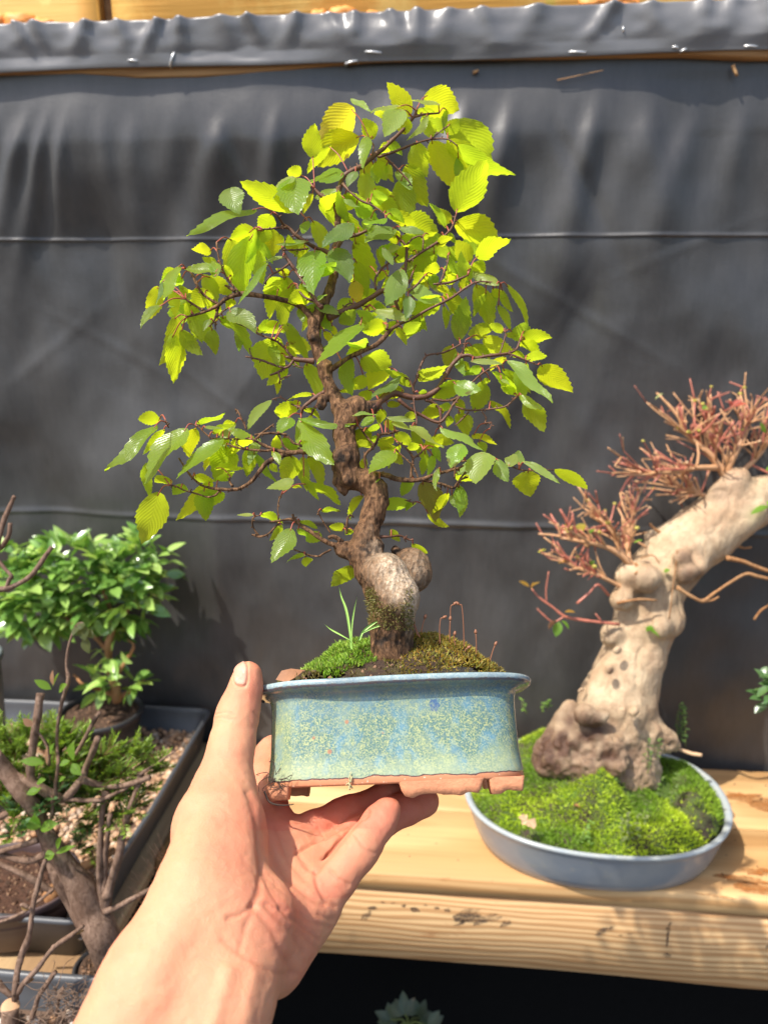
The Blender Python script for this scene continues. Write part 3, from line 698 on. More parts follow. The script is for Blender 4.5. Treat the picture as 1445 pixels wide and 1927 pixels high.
def m_skin():
    t = NT('skin'); v = t.tex()
    n = t.noise(v, 55, 5, 0.6); f = t.noise(v, 900, 3, 0.6)
    c = t.mix(t.attr('red'), (0.59, 0.275, 0.15), (0.57, 0.175, 0.102))
    c = t.mix(t.ramp(n, [(0.4, 0.0), (0.75, 0.35)]), c, (0.60, 0.315, 0.175))
    c = t.mix(t.math('MULTIPLY', t.attr('line'), 0.30), c, (0.40, 0.10, 0.05))  # creases painted darker red; between fingers this stands for contact shade
    c = t.mix(t.math('MULTIPLY', t.attr('nail'), 0.75), c, (0.62, 0.33, 0.24))
    vo = t.voro(v, 1500, 'DISTANCE_TO_EDGE')
    h = t.math('ADD', t.math('MULTIPLY', f, 0.6), t.math('MULTIPLY', vo, 0.8))
    r = t.mix(t.attr('nail'), (0.56, 0.56, 0.56), (0.26, 0.22, 0.22))
    return t.done(t.pbr(c, r, t.bump(h, 0.55, 0.0006), Subsurface_Weight=0.28, Subsurface_Radius=(1.0, 0.30, 0.14), Subsurface_Scale=0.006, Specular_IOR_Level=0.32))
M_SKIN = m_skin()
person = mesh_obj('person', cam2w(hv2), hf, M_SKIN, base=cam2w(H(352, 1872, .287)[None])[0], attrs={'red': red, 'line': np.clip(line, 0, 1), 'nail': nail})
tag(person, 'bare left hand and forearm holding up the blue glazed pot, thumb against its rim', 'person')
# fine dark hairs along the thumb side of the wrist
mb = MB(); M_HAIR = m_simple('arm_hair', (0.10, 0.055, 0.03), 0.5, 0.2)
edge = np.nonzero((np.abs(front-0.12) < 0.12) & (qy > 1600) & (qy < 1800) & (qx < 330))[0]
for i in RNG.choice(edge, min(60, len(edge)), replace=False):
    p = hv2[i]; L = RNG.uniform(.004, .010); dr = hn[i]*0.75+np.array([RNG.uniform(-.3, .2), RNG.uniform(0.0, .8), RNG.uniform(-.3, .3)])
    q = p+dr/np.linalg.norm(dr)*L; m_ = (p+q)/2+np.array([0, -.0008, 0])
    v, f = tube(cam2w(np.array([p, m_, q])), [.00006, .00005, .00002], 3, 2); mb.add(v, f)
mb.build('arm_hair', M_HAIR, person)
# ------------------------------------------------------------------ the held pot
PC = camp(745, 1474, 0.4125)                    # centre of its underside, camera frame
rz = math.radians(2.3)
px_ax = np.array([math.cos(rz), math.sin(rz), 0.0])
tilt = math.radians(19.0)
pz_ax = np.array([0, math.cos(tilt), math.sin(tilt)]); pz_ax -= px_ax*(px_ax @ pz_ax); pz_ax /= np.linalg.norm(pz_ax)
py_ax = np.cross(pz_ax, px_ax)
if py_ax[2] < 0: py_ax = -py_ax
def pot2cam(p):
    p = np.asarray(p, float); return PC+p[..., 0:1]*px_ax+p[..., 1:2]*py_ax+p[..., 2:3]*pz_ax
def pot2w(p): return cam2w(pot2cam(p))
PH = 0.0545
def superring(a, b, n, e, z, wob=0.0, seed=0):
    ph = np.linspace(0, 2*np.pi, n, endpoint=False); c, s = np.cos(ph), np.sin(ph)
    x, y = a*np.sign(c)*np.abs(c)**(2/e), b*np.sign(s)*np.abs(s)**(2/e)
    w = 1+wob*vnoise(c*2+seed, s*2, z*40)
    return np.stack([x*w, y*w, np.full(n, z)], -1)
pot = thing('glazed_pot', 'speckled blue green glazed bonsai pot with bare terracotta feet, held up by the hand', 'pot', pot2w(np.zeros((1, 3)))[0])
# outside wall, lip, inside wall as one lofted shell
prof = [(.0622, .0420, .0008), (.0652, .0450, .0002), (.0660, .0458, .0012), (.0660, .0458, .0055), (.0655, .0453, .0085), (.0648, .0446, .016), (.0645, .0443, .028), (.0645, .0443, .038), (.0648, .0446, .0445),
        (.0662, .0460, .0480), (.0700, .0498, .0502), (.0728, .0526, .0508), (.0746, .0544, .0522), (.0750, .0548, .0540), (.0744, .0542, .0554), (.0724, .0522, .0558), (.0660, .0458, .0540), (.0625, .0420, .050), (.0615, .0410, .035)]
prof0 = prof; prof = [(a, b, z if z < .009 else .009+(z-.009)*.895) for a, b, z in prof0]; DROP = -.0050
N = 220; rings = []; HZ = np.repeat([q[2] for q in prof0], N)
for i, (a, b, z) in enumerate(prof):
    e = 4.3 if i < 9 else 4.3-1.2*min(1, (i-8)/3.0)
    r = superring(a, b, N, e, z, 0.004, 1.0)
    r[:, 2] += 0.0009*vnoise(r[:, 0]*38, r[:, 1]*38, 0.5)*(1 if z > .046 else 0.25)
    rings.append(r)
def loft(rings, close_bottom=False):
    n = len(rings[0]); V = np.concatenate(rings)
    F = [(i*n+k, i*n+(k+1) % n, (i+1)*n+(k+1) % n, (i+1)*n+k) for i in range(len(rings)-1) for k in range(n)]
    if close_bottom: F.append(tuple(range(n))[::-1])
    return V, F
v, f = loft(rings, True)
dense = MB(); dense.add(pot2w(v), f)
band = []
lz = v[:, 2]
def m_glaze():
    t = NT('speckled_glaze'); v = t.tex(); 
    hz = t.attr('hz'); x = t.attr('lx')
    big = t.noise(v, 30, 4, 0.6); big2 = t.noise(v, 55, 4, 0.6, 0.5); fine = t.noise(v, 1150, 3, 0.7); mid = t.noise(v, 450, 4, 0.75)
    streak = t.noise(t.mapping(v, (1, 1, 0.16)), 130, 3, 0.6)
    c = t.mix(t.ramp(fine, [(0.42, 0.0), (0.58, 1.0)]), (0.070, 0.150, 0.125), (0.33, 0.35, 0.165))
    c = t.mix(t.ramp(mid, [(0.46, 0.0), (0.60, 0.75)]), c, (0.075, 0.145, 0.15))
    c = t.mix(t.ramp(big, [(0.42, 0.0), (0.64, 0.62)]), c, (0.36, 0.40, 0.20))
    c = t.mix(t.ramp(big2, [(0.56, 0.0), (0.72, 0.42)]), c, (0.085, 0.19, 0.27))
    c = t.mix(t.ramp(streak, [(0.50, 0.0), (0.70, 0.5)]), c, (0.10, 0.25, 0.37))
    lip = t.math('ADD', hz, t.math('MULTIPLY', t.math('SUBTRACT', mid, 0.5), 0.0015))
    cl = t.mix(t.ramp(fine, [(0.4, 0.0), (0.62, 1.0)]), (0.34, 0.47, 0.47), (0.56, 0.64, 0.58))
    c = t.mix(t.math('GREATER_THAN', lip, 0.0526), c, cl)
    ed = t.math('COMPARE', lip, 0.0520, 0.00055); c = t.mix(t.math('MULTIPLY', ed, 0.85), c, (0.13, 0.045, 0.025))
    nk = t.ramp(t.math('MULTIPLY', hz, 20.0), [(0.88, 0.0), (0.98, 0.6)]); c = t.mix(t.math('MULTIPLY', nk, t.ramp(big2, [(0.35, 0.2), (0.6, 1.0)])), c, (0.10, 0.09, 0.10))
    lowp = t.ramp(t.math('ADD', t.math('MULTIPLY', hz, 20.0), t.math('MULTIPLY', big2, .35)), [(.22, .75), (.45, 0.0)]); c = t.mix(t.math('MULTIPLY', lowp, t.ramp(fine, [(.3, .3), (.6, 1)])), c, (0.34, 0.38, 0.24))
    hiz = t.ramp(t.math('ADD', t.math('MULTIPLY', hz, 20.0), t.math('MULTIPLY', big2, .45)), [(.85, 0.0), (1.05, .42)]); c = t.mix(t.math('MULTIPLY', hiz, t.ramp(mid, [(.35, .2), (.6, 1)])), c, (0.085, 0.175, 0.245))
    spot = t.voro(v, 62, 'F1'); c = t.mix(t.ramp(spot, [(0.055, 0.7), (0.085, 0.0)]), c, (0.36, 0.13, 0.06))
    # one inky drip
    dx = t.math('ABSOLUTE', t.math('SUBTRACT', x, 0.0205)); dz = t.math('ABSOLUTE', t.math('SUBTRACT', hz, 0.0395))
    dr = t.math('MULTIPLY', t.math('LESS_THAN', t.math('ADD', t.math('ADD', dx, t.math('MULTIPLY', mid, 0.004)), t.math('MULTIPLY', dz, .35)), 0.0046), t.math('LESS_THAN', t.math('ADD', dz, t.math('MULTIPLY', mid, 0.006)), 0.0062))
    c = t.mix(t.math('MULTIPLY', t.math('MULTIPLY', dr, 0.75), t.ramp(t.noise(v, 700, 3, .6), [(.35, .25), (.55, 1)])), c, (0.03, 0.07, 0.20))
    wl = t.math('ADD', hz, t.math('MULTIPLY', t.math('SUBTRACT', t.noise(v, 75, 3, 0.6), 0.5), 0.0045))
    bare = t.math('LESS_THAN', wl, 0.0033); edge = t.math('COMPARE', wl, 0.0036, 0.0003)
    clay = t.mix(t.noise(v, 160, 5, 0.7), (0.46, 0.17, 0.075), (0.62, 0.27, 0.135)); clay = t.mix(t.ramp(t.noise(v, 700, 2, 0.5), [(0.66, 0.0), (0.72, 0.8)]), clay, (0.75, 0.55, 0.40))
    c = t.mix(edge, c, (0.10, 0.05, 0.04)); c = t.mix(bare, c, clay)
    ro = t.mix(bare, t.mix(mid, (0.10, 0.10, 0.10), (0.20, 0.20, 0.20)), (0.7, 0.7, 0.7))
    h = t.math('ADD', t.math('MULTIPLY', mid, 0.5), t.math('MULTIPLY', t.noise(v, 90, 3, 0.6), 0.8))
    return t.done(t.pbr(c, ro, t.bump(h, 0.14, 0.0010)))
M_GLAZE = m_glaze()
body = mesh_obj('body', pot2w(v), f, M_GLAZE, pot, attrs={'hz': HZ, 'lx': v[:, 0]})
M_CLAY = m_simple('bare_terracotta', (0.52, 0.215, 0.105), 0.75, 0.35, 240, 0.5, 0.0008)
def foot(poly, y0, y1, z0=-.0062, z1=.0012, seed=0):
    """a low cloud-shaped clay foot: outline along x, with depth"""
    x0, x1 = poly
    n = 28; xs_ = np.linspace(x0, x1, n); mb = MB(); V = []
    for i, x in enumerate(xs_):
        e = min(i, n-1-i)/(n-1)*2; dz = z1+(z0-z1)*min(1, e*7)**0.6
        dz += 0.0011*float(vnoise(x*260, seed, 1))
        V += [(x, y0, z1), (x, y0+.0004, dz*.5+z1*.5), (x, y0+.0012, dz), (x, y1-.001, dz), (x, y1, z1)]
    F = [(i*5+k, (i+1)*5+k, (i+1)*5+k+1, i*5+k+1) for i in range(n-1) for k in range(4)]
    return np.array(V), F
yf = -.0462
for (a, b, y0, y1) in ((-.0624, -.0520, yf+.0032, -.030), (.0010, .0425, yf+.0004, -.036), (.0450, .0622, yf+.0032, -.030), (-.0640, -.0500, .030, .0445), (-.012, .030, .036, .0455), (.0500, .0650, .030, .0445)):
    v, f = foot((a, b), y0, y1, -.0056 if a > 0 else -.0050, .0014, a*900); mesh_obj('foot', pot2w(v), f, M_CLAY, pot)
# drain-hole rootlets and dry bits stuck to the glaze
def wisps(name, c, n, s, m, parent, seed, rr=.00022):
    rg = np.random.default_rng(seed); mb = MB()
    for _ in range(n):
        p = np.array(c)+rg.normal(0, s*.35, 3)*[1, .3, 1]; pts = [p]
        for q in range(3): pts.append(pts[-1]+rg.normal(0, s*.5, 3)*[1, .35, 1])
        v_, f_ = tube(pot2w(np.array(pts)), [rr, rr*.9, rr*.7, rr*.4], 4, 3); mb.add(v_, f_)
    return mb.build(name, m, parent)
M_ROOT = m_simple('dry_root', (0.045, 0.025, 0.015), 0.8, 0.4)
wisps('dry_root', (-.0575, yf-.0012, .0035), 20, .0042, M_ROOT, pot, 5)
v, f = tube(pot2w(np.array([(-.063, yf-.001, -.001), (-.060, yf-.002, -.006), (-.054, yf-.001, -.0075), (-.049, yf, -.0072)])), [.0006, .0005, .0004, .0002], 5, 4); mesh_obj('dry_root', v, f, M_ROOT, pot)
wisps('dry_root', (-.0215, yf-.0014, .0015), 5, .0026, m_simple('dry_straw', (0.42, 0.36, 0.18), 0.7, 0.3), pot, 9, .0005)
# wire poking out under the lip
v, f = tube(pot2w(np.array([(-.0705, -.02, .042), (-.0690, -.028, .0435), (-.0665, -.030, .0425)])), [.0009, .0008, .0008], 6, 4); mesh_obj('wire_end', v, f, M_BLACKPOT, pot)

# ------------------------------------------------------------------ soil mound and mosses in the pot
def mound_h(x, y):
    r = np.abs(x/.0625)**4+np.abs(y/.0425)**4; base = np.clip(1-r, 0, None)
    prof_ = np.interp(x, [-.063, -.058, -.046, -.036, -.029, -.012, .007, .024, .034, .044, .053, .063], [.0095, .0125, .0145, .0205, .0270, .0300, .0320, .0330, .0300, .0225, .0145, .0080]); fall = np.clip(1-((y-.004)/.047)**2, 0, 1)**.7
    return .0462+prof_*fall*np.clip(base*3, 0, 1)**.5+.0022*fbm(x*120, y*120, 2.0, 4)*np.clip(base*4, 0, 1)
    ridge = .0190+.0105*np.exp(-((x-.002)/.030)**2)+.005*np.exp(-((x-.024)/.02)**2)-.004*np.exp(-((x+.056)/.010)**2)
    return .0495+DROP+ridge*base**0.62+.0024*fbm(x*120, y*120, 2.0, 4)*np.clip(base*4, 0, 1)
nr_, na = 46, 130
rr = np.linspace(0, 1, nr_); aa = np.linspace(0, 2*np.pi, na, endpoint=False)
Rg, Ag = np.meshgrid(rr, aa, indexing='ij'); mx_, my_ = .0622*Rg*np.cos(Ag), .0418*Rg*np.sin(Ag)
MV = np.stack([mx_, my_, mound_h(mx_, my_)], -1).reshape(-1, 3)
MF = [(i*na+k, i*na+(k+1) % na, (i+1)*na+(k+1) % na, (i+1)*na+k) for i in range(nr_-1) for k in range(na)]
def m_soilpatch():
    t = NT('mossy_soil'); v = t.tex(); n = t.noise(v, 120, 5, 0.65); f_ = t.noise(v, 700, 4, 0.7)
    c = t.mix(f_, (0.018, 0.010, 0.006), (0.085, 0.045, 0.024)); c = t.mix(t.ramp(n, [(0.5, 0.0), (0.65, 0.7)]), c, (0.10, 0.085, 0.02))
    return t.done(t.pbr(c, 0.95, t.bump(f_, 1.0, 0.0025)))
M_MOSSSOIL = m_soilpatch()
tag(mesh_obj('potting_soil', pot2w(MV), MF, M_MOSSSOIL, base=pot2w(np.array([[0, 0, .05]]))[0]), 'dark mounded soil filling the blue glazed pot', 'soil', kind='stuff')

def blades(P, D, L, Wd, refl, trans, rough=0.6, bend=0.3, rg=RNG, seg=2):
    """many tiny pointed leaflets: base points P, directions D, lengths L"""
    n = len(P); D = D/(np.linalg.norm(D, axis=1)[:, None]+1e-12)
    S = np.cross(D, rg.normal(0, 1, (n, 3))); S /= np.linalg.norm(S, axis=1)[:, None]+1e-12
    B = np.cross(D, S)
    L = np.asarray(L)[:, None]; Wd = np.asarray(Wd)[:, None]
    mid = P+D*L*.5+B*L*bend*.12; tip = P+D*L+B*L*bend*.5
    V = np.stack([P-S*Wd*.35, P+S*Wd*.35, mid+S*Wd*.5, mid-S*Wd*.5, tip], 1).reshape(-1, 3)
    i = np.arange(n)*5
    F = np.column_stack([i, i+1, i+2, i+3]).tolist()+np.column_stack([i+3, i+2, i+4]).tolist()
    rf = np.repeat(np.column_stack([refl, np.full(n, rough)]), 5, 0); tr = np.repeat(np.column_stack([trans, np.ones(n)]), 5, 0)
    uv = np.tile(np.array([[0, .2], [0, .8], [.5, .9], [.5, .1], [1, .5]]), (n, 1))
    return V, F, rf, tr, uv
def blade_obj(name, V, F, rf, tr, uv, mat, parent=None, base=None):
    return mesh_obj(name, V, F, mat, parent, base, smooth=False, attrs={'refl': rf, 'trans': tr}, uv=uv)
def lerp_cols(n, cols, rg=RNG):
    c = np.array(cols); i = rg.integers(0, len(c), n); j = rg.integers(0, len(c), n); t = rg.random((n, 1))
    return (c[i]*(1-t)+c[j]*t)*rg.uniform(.8, 1.15, (n, 1))
def moss_patch(n, fx, fy, cols, L, W, test, splay=.5):
    x, y = RNG.uniform(*fx, n*3), RNG.uniform(*fy, n*3); k = test(x, y); x, y = x[k][:n], y[k][:n]; n = len(x)
    e = 1e-4; z = mound_h(x, y); gx, gy = (mound_h(x+e, y)-z)/e, (mound_h(x, y+e)-z)/e
    Nn = np.stack([-gx, -gy, np.ones(n)], -1); Nn /= np.linalg.norm(Nn, axis=1)[:, None]
    lump = .0012*np.clip(fbm(x*170, y*170, 7.0, 2), -.3, 1)
    P = np.stack([x, y, z-.0004], -1)+Nn*lump[:, None]
    D = Nn+RNG.normal(0, splay*.6, (n, 3)); Dw = D[:, 0:1]*px_ax+D[:, 1:2]*py_ax+D[:, 2:3]*pz_ax
    Dw = Dw[:, 0:1]*RGT+Dw[:, 1:2]*UPV+Dw[:, 2:3]*FWD
    c = lerp_cols(n, cols)
    return pot2w(P), Dw, RNG.uniform(*L, n), RNG.uniform(*W, n), c
def nz(x, y, s, o): return vnoise(x*s+o, y*s, o)
P, D, L, W_, c = moss_patch(7000, (-.05, -.002), (-.042, .03), [(.28, .46, .03), (.18, .34, .02), (.42, .56, .08), (.12, .22, .02)], (.0016, .0038), (.0005, .0011), lambda x, y: (((x+.026)/.0225)**2+((y+.006)/.034)**2+.35*nz(x, y, 150, 2) < 1))
tag(blade_obj('green_moss', *blades(P, D, L, W_, c, c*[1.6, 1.6, 1.0]), M_MOSS, base=pot2w(np.array([[-.024, -.006, .06]]))[0]), 'bright green moss cushion left of the trunk in the blue pot', 'moss', kind='stuff')
P, D, L, W_, c = moss_patch(9000, (-.005, .062), (-.042, .03), [(.42, .33, .04), (.30, .27, .04), (.48, .27, .04), (.22, .23, .03), (.38, .18, .03)], (.0014, .0034), (.0004, .0009), lambda x, y: (((x-.021)/.038)**2+((y+.004)/.036)**2+.5*nz(x, y, 120, 4) < 1), .9)
P2, D2, L2, W2, c2 = moss_patch(6500, (-.06, .06), (-.042, .03), [(.20, .17, .03), (.28, .19, .05), (.14, .10, .03), (.10, .055, .03)], (.0012, .0034), (.0004, .0009), lambda x, y: (nz(x, y, 140, 9) > -.2), 1.2)
tag(blade_obj('golden_moss', *blades(np.vstack([P, P2]), np.vstack([D, D2]), np.r_[L, L2], np.r_[W_, W2], np.vstack([c, c2]), np.vstack([c, c2])*[1.4, 1.4, 1.0]), M_MOSS, base=pot2w(np.array([[.028, -.004, .06]]))[0]), 'golden brown moss covering the right side of the soil in the blue pot', 'moss', kind='stuff')
gm = bpy.data.objects['golden_moss']
M_CRUMB = m_simple('bark_crumb', (.20, .11, .06), .9, .4)
# crumbs of soil between the mosses
_v = np.array([(1, 0, 0), (-1, 0, 0), (0, 1, 0), (0, -1, 0), (0, 0, 1), (0, 0, -1)], float); _f = [(0, 2, 4), (2, 1, 4), (1, 3, 4), (3, 0, 4), (2, 0, 5), (1, 2, 5), (3, 1, 5), (0, 3, 5)]
mb = MB(); rcr = np.random.default_rng(12)
for q in range(900):
    x, y = rcr.uniform(-.058, .058), rcr.uniform(-.040, .03)
    if abs(x+.006) > .016 and rcr.random() < .5: continue
    s = rcr.uniform(.0005, .0014); p = np.array([x, y, float(mound_h(x, y))]); mb.add(pot2w(p+_v*s*rcr.uniform(.6, 1.3, (6, 1))), _f, int(rcr.integers(0, 3)))
cr_ = mb.build('soil_crumbs', [M_SOIL, M_SOILRED, M_CRUMB], bpy.data.objects['potting_soil']); cr_['kind'] = 'stuff'
# spore stalks
M_STALK = m_simple('spore_stalk', (0.22, 0.085, 0.04), 0.5, 0.2)
def stalk(pts, Z=.405):
    P_ = [wp(x, y, Z) for x, y in pts]; r = .00030
    mb = MB(); v_, f_ = tube(P_, [r*1.2]+[r]*(len(P_)-2)+[r*1.3], 5, 5); mb.add(v_, f_)
    v_, f_ = tube([P_[-1]+(P_[-1]-P_[-2])*0.0, P_[-1]+(P_[-1]-P_[-2])/np.linalg.norm(P_[-1]-P_[-2])*.0010, P_[-1]+(P_[-1]-P_[-2])/np.linalg.norm(P_[-1]-P_[-2])*.0024], [.0005, .0009, .0004], 6, 3); mb.add(v_, f_)
    o = mb.build('spore_stalk', M_STALK, gm)
for s in [[(828, 1212), (827, 1185), (829, 1165), (833, 1163)], [(846, 1210), (847, 1170), (848, 1142), (853, 1138)], [(873, 1222), (872, 1180), (869, 1142), (864, 1138)], [(846, 1205), (846, 1185), (847, 1168)], [(896, 1236), (896, 1210), (895, 1193)], [(921, 1246), (927, 1225), (931, 1215)],
          [(790, 1200), (782, 1180), (776, 1162)], [(786, 1196), (780, 1180), (779, 1174)], [(748, 1212), (746, 1195), (746, 1188)], [(857, 1215), (854, 1202), (855, 1196)], [(875, 1228), (876, 1222), (879, 1220)], [(792, 1190), (797, 1170), (799, 1164)]]:
    stalk(s)
# grass tuft, dead leaf
M_GRASS = m_simple('grass_blade', (0.30, 0.48, 0.10), 0.45, 0.15, 60, 0.1)
gt = thing('grass_tuft', 'tiny tuft of fine green grass growing from the moss left of the trunk', 'grass', wp(661, 1218, .402))
def strap(pts, wpx, Z, n=14):
    Q = catmull(np.array(pts, float), 5); k = len(Q); t = np.gradient(Q, axis=0); t /= np.linalg.norm(t, axis=1)[:, None]
    nn = np.column_stack([-t[:, 1], t[:, 0]]); u = np.linspace(0, 1, k); w = wpx*.5*np.clip(np.minimum(1, (1-u)*2.2), .06, 1)*np.clip(.6+u, 0, 1)
    V_ = []
    for i in range(k):
        for s_ in (-1, 0, 1): V_.append(wp(Q[i, 0]+nn[i, 0]*w[i]*s_, Q[i, 1]+nn[i, 1]*w[i]*s_, Z+(0.0006 if s_ == 0 else 0)+.004*u[i]))
    return np.array(V_), [(i*3+j, i*3+j+1, (i+1)*3+j+1, (i+1)*3+j) for i in range(k-1) for j in (0, 1)]
for pts, w in [([(661, 1222), (659, 1195), (652, 1150), (642, 1122), (638, 1104)], 4.6), ([(662, 1215), (662, 1180), (666, 1150), (672, 1122)], 3), ([(658, 1204), (640, 1194), (622, 1184), (610, 1174)], 3), ([(676, 1205), (684, 1188), (705, 1172), (732, 1161)], 4.6), ([(680, 1192), (705, 1180), (730, 1172), (741, 1168)], 4)]:
    v, f = strap(pts, w, .398); mesh_obj('blade', v, f, M_GRASS, gt)
M_DEAD = m_simple('dead_leaf', (0.27, 0.12, 0.055), 0.7, 0.35, 120, 0.4)
q = np.array([(519, 1279, .398), (530, 1262, .400), (548, 1258, .402), (572, 1261, .404), (560, 1272, .398), (540, 1284, .395), (545, 1270, .3985)])
dl = mesh_obj('dead_leaf', np.array([wp(*p) for p in q]), [(0, 1, 6), (1, 2, 6), (2, 3, 6), (3, 4, 6), (4, 5, 6), (5, 0, 6)], M_DEAD)
tag(dl, 'curled brown dead leaf at the left end of the soil mound', 'dead leaf')
# ------------------------------------------------------------------ the bonsai in the held pot
def Zt(y): return .412+np.clip(1205-np.asarray(y, float), -50, 1200)/1000*.045      # the trunk leans slightly away
TB = wp(738, 1205, .412)
elm = thing('bonsai_tree', 'leafy bonsai with swollen twisted trunk and fresh yellow green leaves, in the held pot', 'bonsai tree', TB)
ts = SDF((-.050, -.100, .385), (.050, .190, .468), .0008)
def tcone(x0, y0, r0, x1, y1, r1, k, dz0=0, dz1=0):
    a, b = camp(x0, y0, Zt(y0)+dz0), camp(x1, y1, Zt(y1)+dz1); q_ = .91 if y0 < 1030 else 1.0; ts.cone(a, b, q_*r0/FPX*a[2], q_*r1/FPX*b[2], k)
TR = [(738, 1225, 41), (736, 1180, 39), (734, 1140, 37), (720, 1105, 35), (700, 1070, 33), (685, 1040, 30), (690, 1005, 24), (702, 968, 23), (709, 945, 24), (709, 922, 23)]
for a, b in zip(TR[:-1], TR[1:]): tcone(*a, *b, .0022)
TR2 = [(707, 923, 24), (690, 906, 24), (660, 897, 25), (650, 880, 23), (654, 850, 22), (646, 813, 22), (649, 785, 21), (637, 764, 16)]
for a, b in zip(TR2[:-1], TR2[1:]): tcone(*a, *b, .0014)
TR3 = [(640, 765, 23), (626, 742, 19), (613, 705, 18), (600, 665, 17), (590, 632, 17), (592, 605, 19), (606, 575, 17), (620, 548, 14), (629, 515, 12), (632, 470, 11), (636, 425, 10), (634, 385, 10), (638, 352, 9)]
TR3 = [(x, y, r*.68) for x, y, r in TR3]
for a, b in zip(TR3[:-1], TR3[1:]): tcone(*a, *b, .0018)
tcone(658, 790, 20, 672, 768, 22, .003, 0, -.002); tcone(670, 764, 20, 688, 771, 15, .003)      # sawn stub on the right
tcone(727, 1080, 40, 748, 1124, 39, .0045, -.011, -.012); tcone(748, 1124, 39, 740, 1180, 36, .004, -.011, -.005)   # pale front swelling
tcone(772, 1069, 39, 774, 1078, 39, .0004, .012, .012)        # round burl behind
tcone(640, 905, 16, 648, 930, 5, .004); tcone(656, 860, 22, 640, 866, 22, .004, -.004, -.004)
for (x, y, r, dz) in [(655, 905, 12, -.006), (648, 850, 10, -.007), (700, 897, 12, -.005), (686, 1010, 10, -.006), (650, 1038, 14, 0), (640, 1032, 12, 0), (706, 1030, 14, -.003), (742, 1036, 7, .008), (605, 752, 9, 0), (604, 765, 8, 0), (590, 636, 9, -.004), (600, 575, 6, -.004), (612, 690, 12, -.002), (700, 768, 14, 0)]:
    tcone(x, y, r, x+2, y-2, r, .003, dz, dz)
tv, tf = ts.mesh(); tf = np.asarray(tf); tv = relax(tv, tf, 2, .5); tn = vnormals(tv, tf)
x_, y_ = ppx(tv)
low = np.clip((y_-1085)/60, 0, 1)
# orient normals outward by the field itself
def field_sign(v, n):
    c = np.array([camp(*p[:2], float(Zt(p[1]))) for p in TR+TR2+TR3]); i = np.argmin(((v[::50, None, :]-c[None])**2).sum(-1), 1)
    return np.sign(np.mean(np.sum(n[::50]*(v[::50]-c[i]), 1)))
if field_sign(tv, tn) < 0: tf = tf[:, ::-1]; tn = -tn
rg1 = 1-np.abs(vnoise(tv[:, 0]*420, tv[:, 1]*150, tv[:, 2]*420)); rg2 = vnoise(tv[:, 0]*700, tv[:, 1]*500, tv[:, 2]*700)
pale = np.exp(-((x_-748-(y_-1090)*.35)/36)**2-((y_-1092)/62)**2)*(.75+.35*vnoise(tv[:, 0]*160, tv[:, 1]*160, tv[:, 2]*160))*(tv[:, 2] < Zt(y_)-.006)*1.7
pale = np.clip(pale+0.45*np.exp(-((x_-775)/26)**2-((y_-1160)/40)**2)*(tv[:, 2] < Zt(y_)), 0, .95)*np.clip(1-((y_-1135)/30)*((x_ < 762)), 0, 1)
pale = np.clip(pale+0.42*np.exp(-((x_-785)/30)**2-((y_-1070)/45)**2), 0, .95)
rough_amt = 1-.75*np.clip(pale, 0, 1)-.4*((x_ > 745) & (y_ > 1030) & (y_ < 1120))
tv = tv+tn*((.0011*rg1+.00035*rg2-.0008)*np.clip(rough_amt, .1, 1))[:, None]
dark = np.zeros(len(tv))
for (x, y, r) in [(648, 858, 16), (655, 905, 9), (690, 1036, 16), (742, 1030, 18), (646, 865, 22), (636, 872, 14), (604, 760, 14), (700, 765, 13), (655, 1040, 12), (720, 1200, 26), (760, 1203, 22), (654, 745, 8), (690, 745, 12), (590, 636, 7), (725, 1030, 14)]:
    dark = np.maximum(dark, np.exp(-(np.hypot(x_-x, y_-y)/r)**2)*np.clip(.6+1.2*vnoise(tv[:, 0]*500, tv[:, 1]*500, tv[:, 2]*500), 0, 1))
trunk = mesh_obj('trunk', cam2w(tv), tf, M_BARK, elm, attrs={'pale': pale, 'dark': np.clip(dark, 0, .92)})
# moss that climbs the foot of the trunk
sel = np.nonzero((y_ > 1105) & (y_ < 1185) & (x_ > 690) & (x_ < 775) & (tv[:, 2] < Zt(y_)) & (y_-1130+(x_-740)*-.25+30*vnoise(tv[:, 0]*150, tv[:, 1]*150, tv[:, 2]*150) > -6))[0]
sel = RNG.choice(sel, min(2600, len(sel)))
Pm = cam2w(tv[sel]+RNG.normal(0, .0003, (len(sel), 3))); Dm = tn[sel]+RNG.normal(0, .55, (len(sel), 3)); Dm = Dm[:, 0:1]*RGT+Dm[:, 1:2]*UPV+Dm[:, 2:3]*FWD
cm = lerp_cols(len(sel), [(.16, .15, .03), (.24, .15, .05), (.12, .11, .03), (.22, .20, .04), (.20, .11, .04)])
mo = blade_obj('trunk_moss', *blades(Pm, Dm, RNG.uniform(.0008, .0022, len(sel)), RNG.uniform(.0003, .0007, len(sel)), cm, cm*1.2), M_MOSS, trunk)

